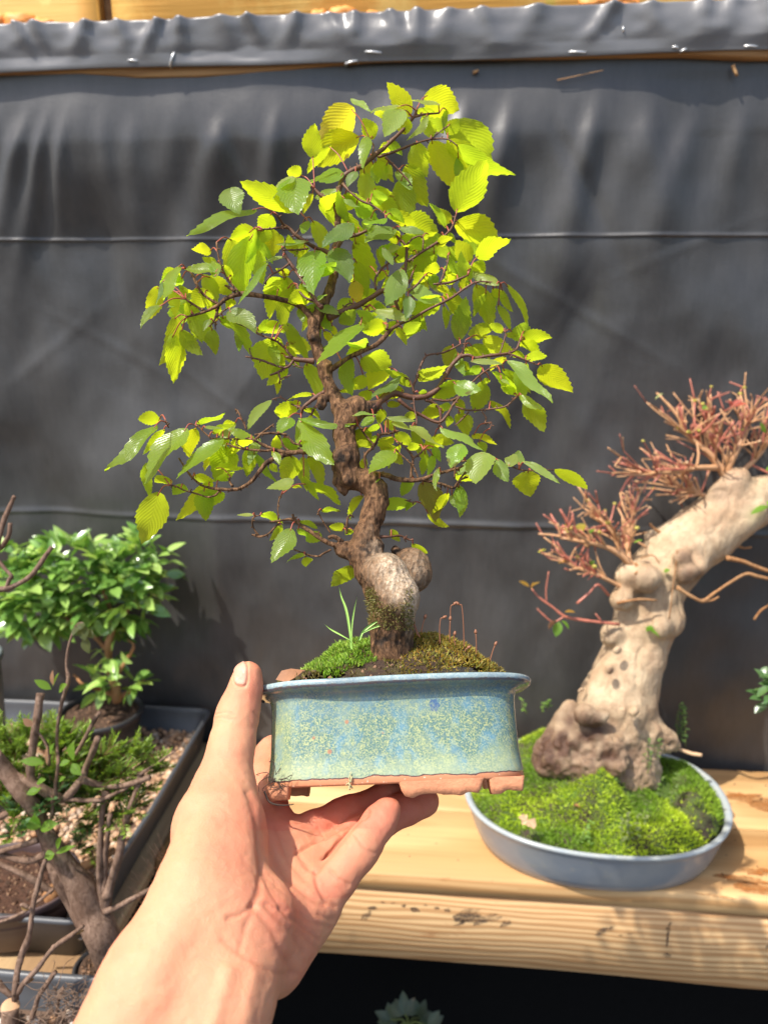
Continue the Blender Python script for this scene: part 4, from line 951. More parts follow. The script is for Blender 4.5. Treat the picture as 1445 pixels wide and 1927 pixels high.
BR = {  # branch systems: each a list of twigs (px, py, r px); the first twig roots in the trunk
 'upper left': (-.012, [[(592, 612, 13), (580, 590, 12), (562, 574, 10.5), (540, 566, 9.5), (499, 558, 8.5), (454, 553, 8), (428, 561, 7.5), (410, 575, 7), (385, 587, 5), (353, 596, 3)], [(412, 573, 5), (385, 556, 4.5), (370, 534, 4), (362, 516, 4.2), (350, 505, 3.5)], [(385, 585, 4.5), (366, 574, 4), (350, 563, 3.5)], [(452, 552, 3.6), (430, 527, 3.3), (418, 503, 3.2), (411, 480, 3), (408, 456, 3)],
   [(442, 548, 5), (430, 540, 4), (424, 537, 3)], [(414, 570, 4.5), (408, 590, 4), (402, 606, 3.4), (394, 614, 2.5)], [(405, 604, 3), (406, 620, 2)], [(408, 598, 3), (420, 586, 2.5), (432, 578, 2)], [(431, 602, 2), (460, 614, 2.6), (490, 630, 3), (518, 640, 3.2)]]),
 'left crown': (-.020, [[(628, 480, 9), (612, 472, 8), (595, 467, 7), (575, 455, 6.5), (556, 442, 6.5), (546, 431, 6), (534, 423, 5), (526, 411, 4), (521, 404, 4)], [(540, 428, 4), (520, 429, 3.3), (506, 431, 3), (494, 431, 2.2)], [(606, 579, 8), (592, 566, 6), (580, 563, 4.5), (570, 556, 4), (562, 545, 3.4), (560, 535, 3)], [(562, 516, 4), (548, 498, 5.5), (539, 484, 5), (533, 468, 4.5), (545, 450, 3.4), (560, 436, 3.4), (570, 420, 3), (575, 410, 2.6)], [(545, 496, 4), (528, 508, 3.5), (510, 518, 3), (498, 534, 2.6)], [(533, 470, 3), (555, 470, 3), (580, 468, 2.6)], [(606, 579, 7), (570, 530, 4), (556, 510, 4)]]),
 'top': (.004, [[(638, 356, 9), (645, 335, 9), (660, 322, 9), (681, 312, 8.5), (705, 292, 7.5), (721, 280, 7), (740, 262, 6), (762, 240, 5.5), (780, 218, 5), (784, 205, 4)], [(779, 220, 4), (800, 215, 4), (826, 213, 3.2)], [(712, 296, 5), (740, 286, 4.5), (776, 272, 3.6), (811, 262, 3.2), (842, 262, 2.6), (860, 274, 2)], [(811, 262, 2.2), (830, 246, 2), (842, 238, 2)], [(725, 296, 4.5), (745, 315, 3.6), (765, 336, 3), (775, 350, 2)], [(700, 293, 3.5), (703, 275, 3), (697, 265, 2.4)]]),
 'inner crown': (-.006, [[(645, 346, 6), (660, 362, 4), (680, 378, 3.6), (700, 386, 3), (720, 400, 2.6), (726, 408, 2)], [(634, 470, 7), (640, 458, 6.5), (650, 447, 6), (672, 442, 5.5), (690, 434, 5)], [(632, 372, 7), (612, 372, 6.5), (600, 364, 5.5), (592, 356, 5)], [(636, 470, 4), (648, 480, 2.6), (662, 489, 2)]]),
 'right crown': (.010, [[(617, 598, 14), (640, 588, 11), (673, 574, 10), (695, 562, 9), (717, 548, 8), (735, 545, 7)], [(745, 572, 6.5), (750, 550, 7), (760, 520, 6), (765, 482, 5.5), (763, 462, 5), (748, 446, 4), (738, 428, 3.6)], [(768, 492, 5), (785, 480, 4.8), (805, 467, 4.6), (824, 455, 4.4), (838, 442, 4), (850, 428, 3.2), (858, 404, 2.6)], [(764, 462, 3.6), (778, 448, 3), (795, 446, 3), (795, 475, 2.6)], [(762, 440, 3), (762, 425, 3)], [(707, 545, 4), (706, 525, 4), (716, 508, 4), (738, 490, 3.5), (750, 480, 3)], [(640, 590, 5), (655, 572, 3), (676, 574, 2), (690, 578, 2)], [(755, 548, 5), (770, 530, 4.5), (777, 512, 3.6)]]),
 'right mid': (.004, [[(735, 545, 6.5), (745, 570, 6), (752, 590, 5)], [(750, 610, 5), (775, 600, 5), (800, 585, 4.6), (825, 573, 4.2), (850, 560, 4), (871, 545, 3.6), (893, 532, 3), (915, 530, 2.6), (941, 534, 2.2)], [(815, 535, 3.2), (845, 532, 4), (866, 524, 4), (880, 518, 3)], [(828, 533, 3), (835, 515, 3), (842, 495, 2.4), (843, 480, 2)], [(752, 592, 4), (765, 570, 4), (778, 555, 3.4)], [(768, 550, 4), (785, 535, 4), (798, 520, 3.4)]]),
 'right lower': (-.010, [[(614, 702, 15), (622, 696, 11), (640, 684, 9), (655, 674, 8.5), (680, 662, 8), (706, 650, 8), (722, 636, 8), (736, 620, 7), (752, 610, 5.5)], [(728, 620, 5), (729, 610, 4)], [(690, 655, 4), (692, 644, 2.6)]]),
 'right long': (.016, [[(690, 775, 15), (705, 765, 14), (724, 748, 12.5), (743, 740, 11.5), (772, 748, 10), (795, 747, 9), (809, 742, 8.5), (825, 730, 8), (838, 708, 7.5), (848, 690, 7), (860, 676, 7.5), (870, 667, 7)], [(862, 672, 6), (880, 668, 6), (895, 674, 6), (915, 670, 5.5), (940, 667, 5), (959, 664, 4.4), (972, 656, 4), (978, 640, 3.4)], [(952, 664, 3.6), (975, 672, 3.4), (992, 679, 2.8), (1011, 687, 2)], [(780, 740, 5), (777, 728, 4.6), (785, 710, 4), (790, 692, 3.8), (800, 672, 3.6), (810, 667, 3.2), (832, 664, 3.2), (849, 657, 3), (866, 648, 2.8)], [(876, 640, 2.6), (873, 655, 3), (868, 668, 3)], [(940, 666, 3), (945, 650, 2.8), (950, 634, 2.6), (951, 616, 2)], [(780, 740, 3.5), (770, 715, 2.6), (755, 708, 2)],
   [(750, 751, 7), (765, 765, 6), (790, 780, 5.2), (824, 795, 5), (840, 782, 4), (850, 765, 3.6), (857, 747, 3.4)], [(800, 752, 6), (815, 758, 5.5), (826, 768, 5), (829, 785, 4.6), (826, 806, 4)], [(812, 751, 4), (835, 754, 3.6), (853, 752, 3.4), (868, 742, 3)], [(848, 768, 3.4), (866, 745, 3.2), (884, 724, 3.2), (905, 704, 3), (925, 692, 2.6), (945, 685, 2)], [(857, 765, 3), (875, 771, 3.2), (893, 772, 3.2), (920, 770, 3), (950, 765, 3), (966, 752, 3), (974, 745, 2.6)], [(905, 772, 3), (914, 786, 2.8), (913, 796, 2.6), (924, 795, 2.4), (922, 806, 2)], [(882, 775, 2.4), (870, 788, 2.6), (856, 801, 2.4)], [(778, 748, 3), (780, 770, 2.8), (784, 790, 2.8), (783, 800, 2)]]),
 'right low': (-.006, [[(658, 903, 14), (676, 896, 13), (692, 893, 11), (710, 892, 9), (730, 895, 8), (745, 901, 8), (770, 904, 7.5), (794, 902, 7), (812, 895, 6), (835, 888, 5), (860, 882, 4.4), (872, 876, 3.4)], [(794, 903, 6), (815, 907, 5.5), (835, 912, 5), (853, 918, 4.6), (862, 906, 4), (872, 900, 3.6), (880, 898, 2.8)], [(862, 908, 3.5), (868, 898, 3.5), (876, 888, 3)], [(690, 892, 6), (688, 875, 5), (687, 857, 5), (700, 843, 5), (708, 832, 4.5), (716, 818, 4.4), (735, 815, 4), (750, 811, 3.4)], [(703, 836, 4), (690, 822, 3.6), (678, 806, 3.2), (674, 802, 3)], [(773, 902, 5), (774, 885, 4.5), (777, 862, 4.2), (768, 848, 3.8), (758, 838, 3), (748, 832, 2.4)], [(777, 862, 3.6), (790, 854, 3), (796, 846, 2.4)], [(787, 900, 2.8), (779, 880, 2.6), (765, 865, 2.4), (754, 855, 2.2), (744, 845, 2)], [(840, 890, 3), (852, 880, 3), (868, 868, 2.6), (900, 868, 2), (955, 876, 2), (985, 885, 2.2), (1043, 884, 2)], [(855, 900, 3), (856, 880, 3), (856, 868, 2.6)], [(830, 912, 3), (829, 922, 2.5)]]),
 'left mid': (-.010, [[(640, 860, 14), (622, 856, 10), (604, 853, 9.5), (585, 851, 9), (566, 850, 8.5), (550, 852, 8), (534, 851, 7), (515, 845, 6), (496, 838, 5.5), (482, 830, 5), (470, 826, 3.6), (440, 826, 3), (397, 825, 2.6)], [(545, 855, 8), (530, 858, 8), (515, 863, 8), (500, 873, 8), (488, 888, 7.5), (474, 905, 7), (458, 916, 6.5), (442, 921, 6), (407, 920, 5), (382, 914, 4), (366, 902, 3.6), (355, 890, 3.2), (337, 862, 2.6)], [(413, 924, 3.6), (405, 932, 3.2), (390, 935, 3), (370, 929, 2.8), (345, 922, 2.8), (332, 915, 2.8), (320, 913, 2.4)], [(480, 828, 4.4), (490, 818, 4), (505, 806, 3.4), (516, 798, 3)], [(520, 846, 4.6), (500, 848, 4.2), (470, 846, 4), (445, 842, 3.6), (430, 836, 3)], [(550, 852, 4), (536, 842, 3.6), (528, 826, 3), (522, 818, 2.6)], [(540, 818, 4), (510, 815, 4.4), (480, 818, 3.6)], [(566, 850, 5), (566, 838, 4), (552, 834, 4), (545, 825, 3), (538, 822, 3)], [(464, 808, 3.4), (456, 790, 3), (448, 774, 2.6), (443, 770, 2.6)], [(397, 825, 2.6), (383, 812, 2.6), (374, 803, 2.6), (362, 798, 2)], [(318, 805, 2.4), (313, 796, 2.6), (312, 790, 2)], [(455, 820, 2.6), (445, 834, 2.4), (465, 846, 2)], [(438, 915, 5), (432, 905, 4), (434, 897, 3)]]),
 'left stub': (-.004, [[(592, 680, 11), (575, 678, 8), (560, 677, 7.5), (548, 673, 6.5), (538, 672, 5)], [(550, 672, 5), (542, 663, 4.6), (535, 654, 4), (520, 642, 3.6), (505, 637, 3)], [(552, 678, 5), (545, 688, 4.6), (535, 692, 4), (520, 688, 3.6), (496, 679, 3.4), (478, 674, 3.2), (462, 671, 2.8)], [(540, 690, 4.4), (524, 700, 4), (508, 706, 3)], [(524, 700, 3.6), (527, 712, 3.2), (526, 722, 2.6)], [(528, 714, 2.6), (538, 709, 2.4), (548, 706, 2)], [(553, 682, 3), (562, 690, 2.6), (572, 692, 2)], [(475, 674, 2.4), (471, 662, 2), (470, 655, 1.8)]]),
 'left peg': (.012, [[(612, 738, 9), (598, 745, 7), (582, 757, 6.5), (572, 766, 6), (566, 780, 5)], [(603, 745, 6), (598, 760, 5), (590, 770, 4.4), (586, 782, 4)], [(568, 768, 3), (552, 762, 2.6), (540, 754, 2.4), (527, 748, 2.2), (512, 752, 2)]]),
 'lowest left': (-.006, [[(655, 1045, 17), (642, 1036, 13), (630, 1026, 10), (618, 1022, 8), (600, 1012, 7.5), (585, 1001, 7), (568, 990, 6.5), (556, 980, 6), (545, 977, 5), (525, 980, 4), (508, 982, 3)], [(556, 982, 5), (552, 972, 4.6), (551, 968, 5)], [(525, 985, 3.6), (514, 996, 3.4), (503, 1006, 3.2), (488, 1010, 4), (474, 1006, 3.6)], [(487, 1007, 3.4), (478, 995, 3.2), (475, 980, 3), (480, 972, 2.6), (490, 970, 2)], [(524, 978, 2.6), (523, 955, 2.4), (526, 938, 2.2), (530, 930, 2)], [(623, 1034, 3.6), (608, 1042, 3.4), (598, 1047, 3), (580, 1044, 2.6), (553, 1034, 2)], [(645, 1020, 8), (628, 1010, 7), (618, 1012, 6)], [(622, 1003, 2.6), (610, 985, 2.4), (600, 966, 2), (598, 962, 3)], [(652, 1005, 4), (653, 985, 4), (656, 972, 3.4), (664, 970, 2)], [(601, 1010, 3.4), (600, 1000, 3)]]),
 'lowest right': (.010, [[(700, 1010, 7), (730, 1010, 4), (752, 1008, 3.4), (768, 1015, 3.2), (778, 1016, 3)], [(760, 1012, 2.6), (764, 1020, 2.2)], [(760, 940, 2), (775, 945, 2.4), (783, 944, 2.4)]]),
}
branches = []          # (name, object, sample points px, depth)
SAMP = []
for bi, (bn, (dz, tw)) in enumerate(BR.items()):
    mb = MB(); root = tw[0][0]
    def bz_(x, y):
        dd = math.hypot(x-root[0], y-root[1]); return float(Zt(y))+dz*min(1.0, dd/140.0)-(.004 if dd > 25 else .004*dd/25)*0
    for wi, t_ in enumerate(tw):
        P = []; wob = 0.9
        for q, (x, y, r) in enumerate(t_):
            z = bz_(x, y)+(.0035*float(vnoise(x*.03+bi, y*.03, wi*1.7)) if q else 0); P.append((x, y, z, r))
        Pw = [wp(x, y, z) for x, y, z, r in P]; Rr = [r*.5*1.12/FPX*z*2*0.5 for x, y, z, r in P]
        v, f = tube(Pw, Rr, 9 if P[0][3] > 6 else 7, 5, .22, True, bi*3+wi); mb.add(v, f)
        D = catmull(np.array(P), 4)
        for d_ in D: SAMP.append((d_[0], d_[1], d_[2], bi, d_[3]))
        # buds and leaf scars along the twig
        for q in range(2, len(D)-1, 3):
            if RNG.random() < .75:
                c = D[q]; a = RNG.uniform(0, 6.28); L = RNG.uniform(3, 6)+c[3]*.4; p0 = wp(c[0], c[1], c[2]); p1 = wp(c[0]+math.cos(a)*L, c[1]+math.sin(a)*L, c[2]+RNG.uniform(-.001, .001))
                v, f = tube([p0, (p0+p1)/2, p1], [c[3]*.5/FPX*.42, 1.5/FPX*.42, .8/FPX*.42], 5, 2, .3, True, q); mb.add(v, f)
    o = mb.build('branch', M_BARK if dz < 0 and tw[0][0][2] > 12 else M_TWIG, elm)
    branches.append(o)
SAMP = np.array(SAMP)
# leaves of the held tree: stalk end x y, tip x y, apparent width, kind
# kinds: y m k = lit through from above (yellow green .. green), g b d = upper face seen (glossy green, pale, dull), o = orange, n = olive brown
LEAVES = """434 355 452 402 52 b|483 393 380 446 27 g|553 400 468 366 30 y|559 334 565 414 68 g|553 332 511 368 40 b|510 403 486 425 28 y|513 431 506 474 40 y|506 431 493 450 28 y|471 438 436 444 28 y|470 446 446 537 54 m|435 446 435 524 46 m|480 468 486 522 38 k
483 428 455 479 14 m|480 448 508 484 18 k|581 454 524 464 10 b|534 484 496 491 14 b|505 494 460 576 15 g|592 471 593 562 62 g|589 415 607 468 32 y|579 415 571 446 20 g|574 461 558 486 18 y|567 330 543 325 18 y|409 513 351 505 24 g|405 522 392 476 24 g
297 538 268 590 30 y|330 521 308 527 20 y|307 528 306 583 11 d|328 546 321 588 28 y|315 535 305 551 15 y|338 498 328 580 28 g|303 575 273 613 22 g|331 594 287 671 34 y|325 629 314 708 42 y|340 621 371 657 28 y|353 566 360 628 36 y|363 588 383 634 44 m
393 546 363 573 36 m|383 516 400 563 32 m|393 520 431 541 26 y|438 521 411 505 18 y|408 583 370 610 30 m|399 619 399 661 32 m|396 601 388 624 12 d|431 586 486 624 46 d|416 595 479 656 30 m|441 563 424 576 16 y|543 538 518 606 34 m|526 541 500 585 24 m
538 525 495 541 36 m|545 518 521 510 16 y|525 606 500 608 22 y|532 610 540 625 12 y|583 555 543 566 28 y|566 533 588 561 24 k|540 608 575 671 30 m|521 633 490 698 48 m|576 684 603 740 38 m|683 608 608 693 40 g|700 595 673 613 16 m|692 650 655 651 24 k
679 658 651 665 18 y|678 676 730 675 34 m|656 668 659 733 34 k|604 615 600 666 10 k|621 650 603 679 22 k|624 598 608 613 18 y|610 623 629 641 14 y|625 613 635 631 12 y|664 563 636 580 28 k|583 590 597 577 18 k|598 566 614 553 14 b|666 202 601 245 36 o
660 186 696 223 17 b|753 200 700 223 20 b|756 206 728 266 46 b|731 208 705 210 18 y|771 220 733 175 38 y|763 253 757 223 34 y|703 262 684 235 30 y|675 256 600 300 36 y|588 298 594 250 40 y|623 273 578 310 15 y|688 256 672 322 30 g|646 331 572 326 54 g
735 270 713 283 18 y|728 266 756 280 17 k|703 310 709 337 24 k|706 304 726 328 26 y|726 310 738 323 15 y|670 322 653 350 24 d|686 323 686 371 36 m|646 366 691 373 18 k|693 376 728 372 28 k|704 351 748 388 36 y|753 338 769 403 50 y|765 309 805 367 44 y
781 268 805 316 42 y|811 265 851 328 48 y|811 259 806 234 28 m|840 203 841 248 15 k|800 178 862 184 42 y|828 198 776 190 18 b|783 212 814 208 11 m|804 218 771 270 15 b|853 228 919 288 64 m|841 263 922 322 42 y|861 273 975 302 28 m|858 400 900 325 68 m
858 418 941 438 36 y|880 430 931 466 44 k|895 484 954 460 38 y|886 498 913 508 22 y|755 420 822 432 38 y|839 430 805 395 13 k|841 437 858 452 9 k|823 460 850 450 24 y|885 493 853 463 34 y|820 461 863 480 20 k|840 481 880 531 17 k|883 533 870 484 28 k
938 536 885 503 28 b|926 544 951 553 13 y|953 535 1001 600 15 m|895 536 932 600 36 y|936 574 961 612 17 m|835 551 894 590 30 y|862 641 871 574 40 k|835 575 840 612 15 y|831 559 775 585 42 m|764 544 823 566 28 b|822 540 845 546 12 y|860 519 830 526 28 y
828 508 797 511 20 y|815 515 818 537 24 k|820 475 772 512 40 m|806 519 779 533 22 y|754 506 728 584 40 d|666 455 715 510 38 y|670 491 690 544 34 y|625 468 661 534 50 d|666 528 675 565 32 o|600 385 696 440 30 m|663 421 612 463 40 d|728 410 686 423 28 g
743 431 690 466 42 d|724 400 760 410 15 k|750 428 793 440 18 d|753 445 800 465 26 k|808 440 777 446 12 m|668 384 710 400 24 k|647 373 676 388 18 b|720 465 738 508 18 d|710 468 722 497 18 m|748 460 730 480 19 b|731 508 712 525 13 m|731 520 714 540 13 y
706 545 676 557 18 m|700 578 722 582 13 k|703 582 760 606 24 b|760 550 747 592 14 m|768 556 765 600 26 d|796 597 762 630 36 m|746 616 767 640 18 y|851 650 841 683 30 m|788 718 841 696 34 m|730 690 693 719 36 y|773 728 726 703 20 m|760 734 714 743 30 y
755 708 701 751 18 d|685 705 662 725 24 y|695 733 675 752 20 y|640 735 660 742 14 y|728 762 753 757 13 y|787 740 803 738 14 m|836 774 794 778 20 y|873 720 813 746 24 m|855 723 899 738 38 g|907 716 897 769 38 m|905 690 876 706 20 k|866 680 885 695 20 y
885 680 935 687 13 b|951 672 926 693 20 y|911 634 971 657 30 m|926 620 881 629 19 m|946 627 916 614 13 m|876 653 911 669 19 y|984 638 1032 633 38 y|978 643 1019 653 20 y|990 622 980 640 15 y|950 628 976 631 8 m|989 671 1027 669 24 m|965 662 989 668 14 y
1016 688 1086 714 34 y|954 678 1022 756 30 b|945 695 1003 731 20 m|989 683 990 747 38 m|968 743 942 726 15 m|970 745 921 705 15 m|942 714 958 723 9 b|922 715 909 720 14 m|978 742 1014 772 20 g|989 749 1028 795 34 m|921 754 968 791 17 y|861 778 882 813 34 y
845 782 841 801 20 y|858 750 873 775 19 y|296 800 225 882 32 g|310 808 266 843 11 y|353 806 280 893 62 g|369 806 345 851 34 y|421 825 343 888 42 g|431 826 378 881 26 y|371 797 425 779 12 m|385 805 419 803 11 b|420 800 442 794 10 y|401 816 447 802 12 m
433 811 478 820 20 g|426 840 398 894 48 m|403 881 455 878 14 m|410 905 441 886 17 m|366 895 401 901 11 y|399 904 323 967 26 y|384 921 379 979 40 m|418 926 379 956 36 m|346 911 323 931 26 k|323 904 290 908 34 m|276 871 272 934 24 m|299 927 250 1019 46 m
511 753 476 813 22 b|563 770 520 772 30 y|589 743 544 748 10 m|563 755 552 762 11 y|573 770 602 782 18 y|543 785 530 822 40 g|563 790 629 876 54 g|561 786 656 800 14 g|523 816 510 851 20 y|515 850 527 872 15 g|533 823 560 845 18 k|566 830 585 845 15 m
476 851 515 911 20 k|510 872 520 886 15 y|550 858 530 906 46 m|570 860 580 913 30 k|580 858 601 911 28 m|576 908 634 949 28 m|570 895 598 935 17 m|553 904 508 921 28 b|550 915 567 918 12 y|478 969 448 967 8 b|491 968 529 977 20 m|530 987 505 1017 15 m
549 995 516 1049 46 g|605 962 641 957 9 m|562 980 593 992 10 k|683 933 654 970 20 m|645 1000 622 990 20 m|665 998 650 1005 11 m|600 1000 575 1020 26 k|560 995 580 1015 17 k|575 1045 538 1052 12 g|575 1048 575 1066 24 m|662 1066 625 1099 32 m|735 996 752 1018 17 m
775 1023 805 1043 17 m|709 1020 720 1036 9 k|794 908 821 974 50 n|804 966 846 992 15 y|771 944 717 956 25 k|780 945 765 960 24 m|745 851 697 888 42 g|753 837 705 865 15 y|715 900 700 907 10 g|801 853 794 889 20 m|815 855 806 890 17 k|815 840 828 865 17 k
771 800 829 841 24 b|775 808 821 871 22 m|828 804 900 845 30 b|868 835 845 875 38 g|907 850 892 909 60 b|888 818 937 831 18 y|900 832 914 848 17 k|936 864 951 903 32 b|957 878 972 852 26 b|992 887 1003 932 58 y|983 868 1038 908 15 b|1043 883 1114 917 24 y
727 786 777 794 11 b|737 793 775 810 19 b|663 782 708 777 9 b|720 770 712 793 20 y|705 785 680 800 17 g|695 805 660 836 28 y|715 797 690 815 11 m|703 838 665 841 20 m|710 820 697 833 18 k|740 822 712 835 19 y|745 815 775 835 26 m|790 838 767 845 12 m
815 820 852 830 18 y|725 790 745 808 20 y|783 785 758 790 15 m|826 880 818 920 13 g|640 395 668 372 30 y|612 400 640 372 26 y|655 420 640 372 22 m|690 500 655 520 26 y|745 480 715 470 24 k|600 520 632 500 20 k|560 480 545 450 22 y|640 610 668 590 20 k|760 630 790 615 20 m|700 610 672 592 18 k"""
TONE = {  # (reflected, passed through, roughness)
 'y': ((.34, .46, .035), (.77, .87, .02), .42), 'm': ((.33, .45, .04), (.65, .81, .025), .42), 'k': ((.29, .43, .05), (.52, .73, .035), .42),
 'g': ((.25, .41, .045), (.56, .74, .03), .25), 'b': ((.33, .46, .11), (.62, .76, .06), .34), 'd': ((.20, .31, .08), (.44, .58, .05), .36),
 'o': ((.50, .42, .06), (.92, .80, .04), .45), 'n': ((.19, .17, .045), (.34, .30, .05), .55)}
NU_ = 17
leaf_parts = [MB() for _ in branches]; leaf_refl = [[] for _ in branches]; leaf_tran = [[] for _ in branches]
rl = np.random.default_rng(21)
cand = np.nonzero((SAMP[:, 4] < 5.5) & (SAMP[:, 1] < 920))[0]
for q in rl.choice(cand, 95, replace=False)[:48].tolist()+rl.choice(np.nonzero((SAMP[:, 4] < 7) & (SAMP[:, 1] < 640) & (SAMP[:, 1] > 190))[0], 52, replace=False).tolist():       # the leaves deeper in the crown
    x, y = SAMP[q, 0], SAMP[q, 1]; a_ = rl.uniform(0, 6.28); ln = rl.uniform(32, 50); off = rl.uniform(6, 22)
    ca, sa = math.cos(a_), math.sin(a_)*.8+.25
    LEAVES += '\n%d %d %d %d %d %s' % (x+ca*off, y+sa*off, x+ca*(off+ln), y+sa*(off+ln), ln*rl.uniform(.42, .7), rl.choice(list('yymmkgb')))
NTRACED = LEAVES.count('|')+LEAVES.count('\n')+1-100
for li, ent in enumerate(LEAVES.replace('\n', '|').split('|')):
    a = ent.split(); bx, by, tx, ty, wd = map(float, a[:5]); kd = a[5]
    rf, tr, ro = TONE[kd]; under = kd in 'ymkon'
    d2 = np.hypot(SAMP[:, 0]-bx, SAMP[:, 1]-by); j = int(np.argmin(d2)); bi = int(SAMP[j, 3])
    z0 = SAMP[j, 2]+(rl.uniform(.000, .016) if under else rl.uniform(-.015, -.004))*min(1, .35+d2[j]/40)
    if li >= NTRACED: z0 = SAMP[j, 2]+rl.uniform(.004, .030)
    B = camp(bx, by, z0); s = z0/FPX
    ex = .05; bx, by, tx, ty = bx-(tx-bx)*ex*.4, by-(ty-by)*ex*.4, tx+(tx-bx)*ex, ty+(ty-by)*ex
    dx, dy = (tx-bx)*s, -(ty-by)*s; L2 = math.hypot(dx, dy)
    nt_ = np.array([rl.uniform(-.35, .1), rl.uniform(.76, .90), rl.uniform(.37, .50)]) if under else np.array([rl.uniform(-.35, .15), rl.uniform(.45, .7), -rl.uniform(.55, .8)])
    dzz = -(dx*nt_[0]+dy*nt_[1])/nt_[2]; dzz = float(np.clip(dzz, -.60*L2, .60*L2))
    A = np.array([dx, dy, dzz]); La = np.linalg.norm(A); ah = A/La
    n_ = nt_-ah*(nt_ @ ah); n_ /= np.linalg.norm(n_)
    S = np.cross(ah, n_); S /= np.linalg.norm(S)
    pim = np.array([-dy, dx])/L2; app = abs(S[0]*pim[0]+S[1]*pim[1])
    wd *= .97; W = wd*s/max(app, .42); W = min(W, .84*La+.002)
    u = np.linspace(0, 1, NU_); half = (np.sin(np.pi*np.clip(u, 0, 1)**.82)**.85)*(1-.25*u); half /= half.max()
    half[-1] = 0; half[0] = .06
    ser = np.where(np.arange(NU_) % 2 == 0, 1.0, .91); ser[:2] = 1; ser[-1] = 1
    cup = rl.uniform(.04, .32)*(1 if rl.random() < .85 else -1); droop = rl.uniform(-.08, .22)*La; tw_ = rl.uniform(-.7, .7); wav = rl.uniform(0, .05); ph = rl.uniform(0, 6.28); side = rl.uniform(-.10, .10)*La
    vs = np.array([-1, -.55, 0, .55, 1]); V = []; UV = []
    for i in range(NU_):
        for q, v_ in enumerate(vs):
            hw = half[i]*.5*W*(ser[i] if abs(v_) == 1 else 1)
            fwdj = (-.02*La if (abs(v_) == 1 and i % 2 == 0 and 0 < i < NU_-1) else 0)
            ct_, st_ = math.cos(tw_*u[i]), math.sin(tw_*u[i]); S_, N_t = S*ct_+n_*st_, n_*ct_-S*st_
            p = B+ah*(u[i]*La+(.035*La if (abs(v_) == 1 and i % 2 == 0 and 0 < i < NU_-1) else 0))+S_*(v_*hw)+S*side*math.sin(math.pi*u[i])
            p = p+N_t*(cup*abs(v_)*hw-droop*u[i]**2+wav*La*math.sin(u[i]*9+ph)*abs(v_)*(1 if v_ > 0 else .6)+.006*W*math.sin(u[i]*60)*abs(v_))
            V.append(p); UV.append((u[i], .5+.5*v_))
    F = [(i*5+q, i*5+q+1, (i+1)*5+q+1, (i+1)*5+q) for i in range(NU_-1) for q in range(4)]
    mb = leaf_parts[bi]; mb.add(cam2w(np.array(V)), F, 0, None, np.array(UV))
    g_ = rl.uniform(.82, 1.16); hue = rl.uniform(-.04, .04)
    rr_ = [rf[0]*g_*(1+hue*3), rf[1]*g_, rf[2]*g_, ro]; tt_ = [min(1, tr[0]*g_*(1+hue*2)), min(1, tr[1]*g_), tr[2], 1]
    leaf_refl[bi].append(np.tile(rr_, (len(V), 1))); leaf_tran[bi].append(np.tile(tt_, (len(V), 1)))
    if 2 < d2[j] < 75:      # leaf stalk back to the twig
        P0 = camp(SAMP[j, 0], SAMP[j, 1], SAMP[j, 2]); P1 = B+ah*.06*La; M_ = (P0+P1)/2+np.array([0, .0012+.06*np.linalg.norm(P1-P0), 0])
        v, f = tube(cam2w(np.array([P0, M_, P1])), [.00042, .00036, .00032], 5, 4); mb.add(v, f, 1, None, np.zeros((len(v), 2)))
        leaf_refl[bi].append(np.tile([.3, .08, .04, .4], (len(v), 1))); leaf_tran[bi].append(np.tile([.3, .08, .04, 1], (len(v), 1)))
for bi, mb in enumerate(leaf_parts):
    if not mb.v: continue
    mb.build('leaves', [M_LEAF, M_PETIOLE], branches[bi], attrs={'refl': np.concatenate(leaf_refl[bi]), 'trans': np.concatenate(leaf_tran[bi])})
# ------------------------------------------------------------------ left: trays, gravel, pots
def tray(name, label, x0, x1, y0, y1, h, base_z):
    t = thing(name, label, 'tray', ((x0+x1)/2, (y0+y1)/2, base_z))
    def rr(ins, z, r=.012, n=6):
        X0, X1, Y0, Y1 = x0+ins, x1-ins, y0+ins, y1-ins; r = max(.002, r-ins*.3); P = []
        for cx_, cy_, a0 in ((X1-r, Y1-r, 0), (X0+r, Y1-r, 90), (X0+r, Y0+r, 180), (X1-r, Y0+r, 270)):
            for q in range(n): a = math.radians(a0+90*q/(n-1)); P.append((cx_+r*math.cos(a), cy_+r*math.sin(a), z))
        # extra points along the sides so that the rim can sag a little
        out = []
        for a, b in zip(P, P[1:]+P[:1]):
            k = max(1, int(math.hypot(a[0]-b[0], a[1]-b[1])/.03)); out += [tuple(np.array(a)*(1-j/k)+np.array(b)*j/k) for j in range(k)]
        return out
    prof = [(.016, .0006), (.013, .001), (.004, h-.008), (.0035, h-.006), (.0, h-.0055), (-.0008, h-.003), (0, h-.0005), (.002, h), (.0045, h-.0006), (.0055, h-.004), (.0065, h-.008), (.015, .0035)]
    m = [rr(i, base_z+z, .014) for i, z in prof]; n = min(len(q) for q in m)
    def resample(q):
        q = np.array(q+[q[0]]); s = np.r_[0, np.cumsum(np.linalg.norm(np.diff(q, axis=0), axis=1))]; u = np.linspace(0, s[-1], 221)[:-1]
        return np.column_stack([np.interp(u, s, q[:, k]) for k in range(3)])
    R_ = [resample(q) for q in m]
    for q in R_: q[:, 0] += .0012*vnoise(q[:, 1]*14, q[:, 2]*20, 1.0); q[:, 2] += .001*vnoise(q[:, 0]*12, q[:, 1]*12, 3.0)*(q[:, 2] > base_z+.02)
    V, F = loft(R_, True); k = 220; F.append(tuple(range(len(V)-k, len(V))))
    mesh_obj('shell', V, F, M_TRAY, t); return t
TH = .052; rimz = bz+TH
fr, nr2 = hit_z(404, 1316, rimz), hit_z(168, 1738, rimz)
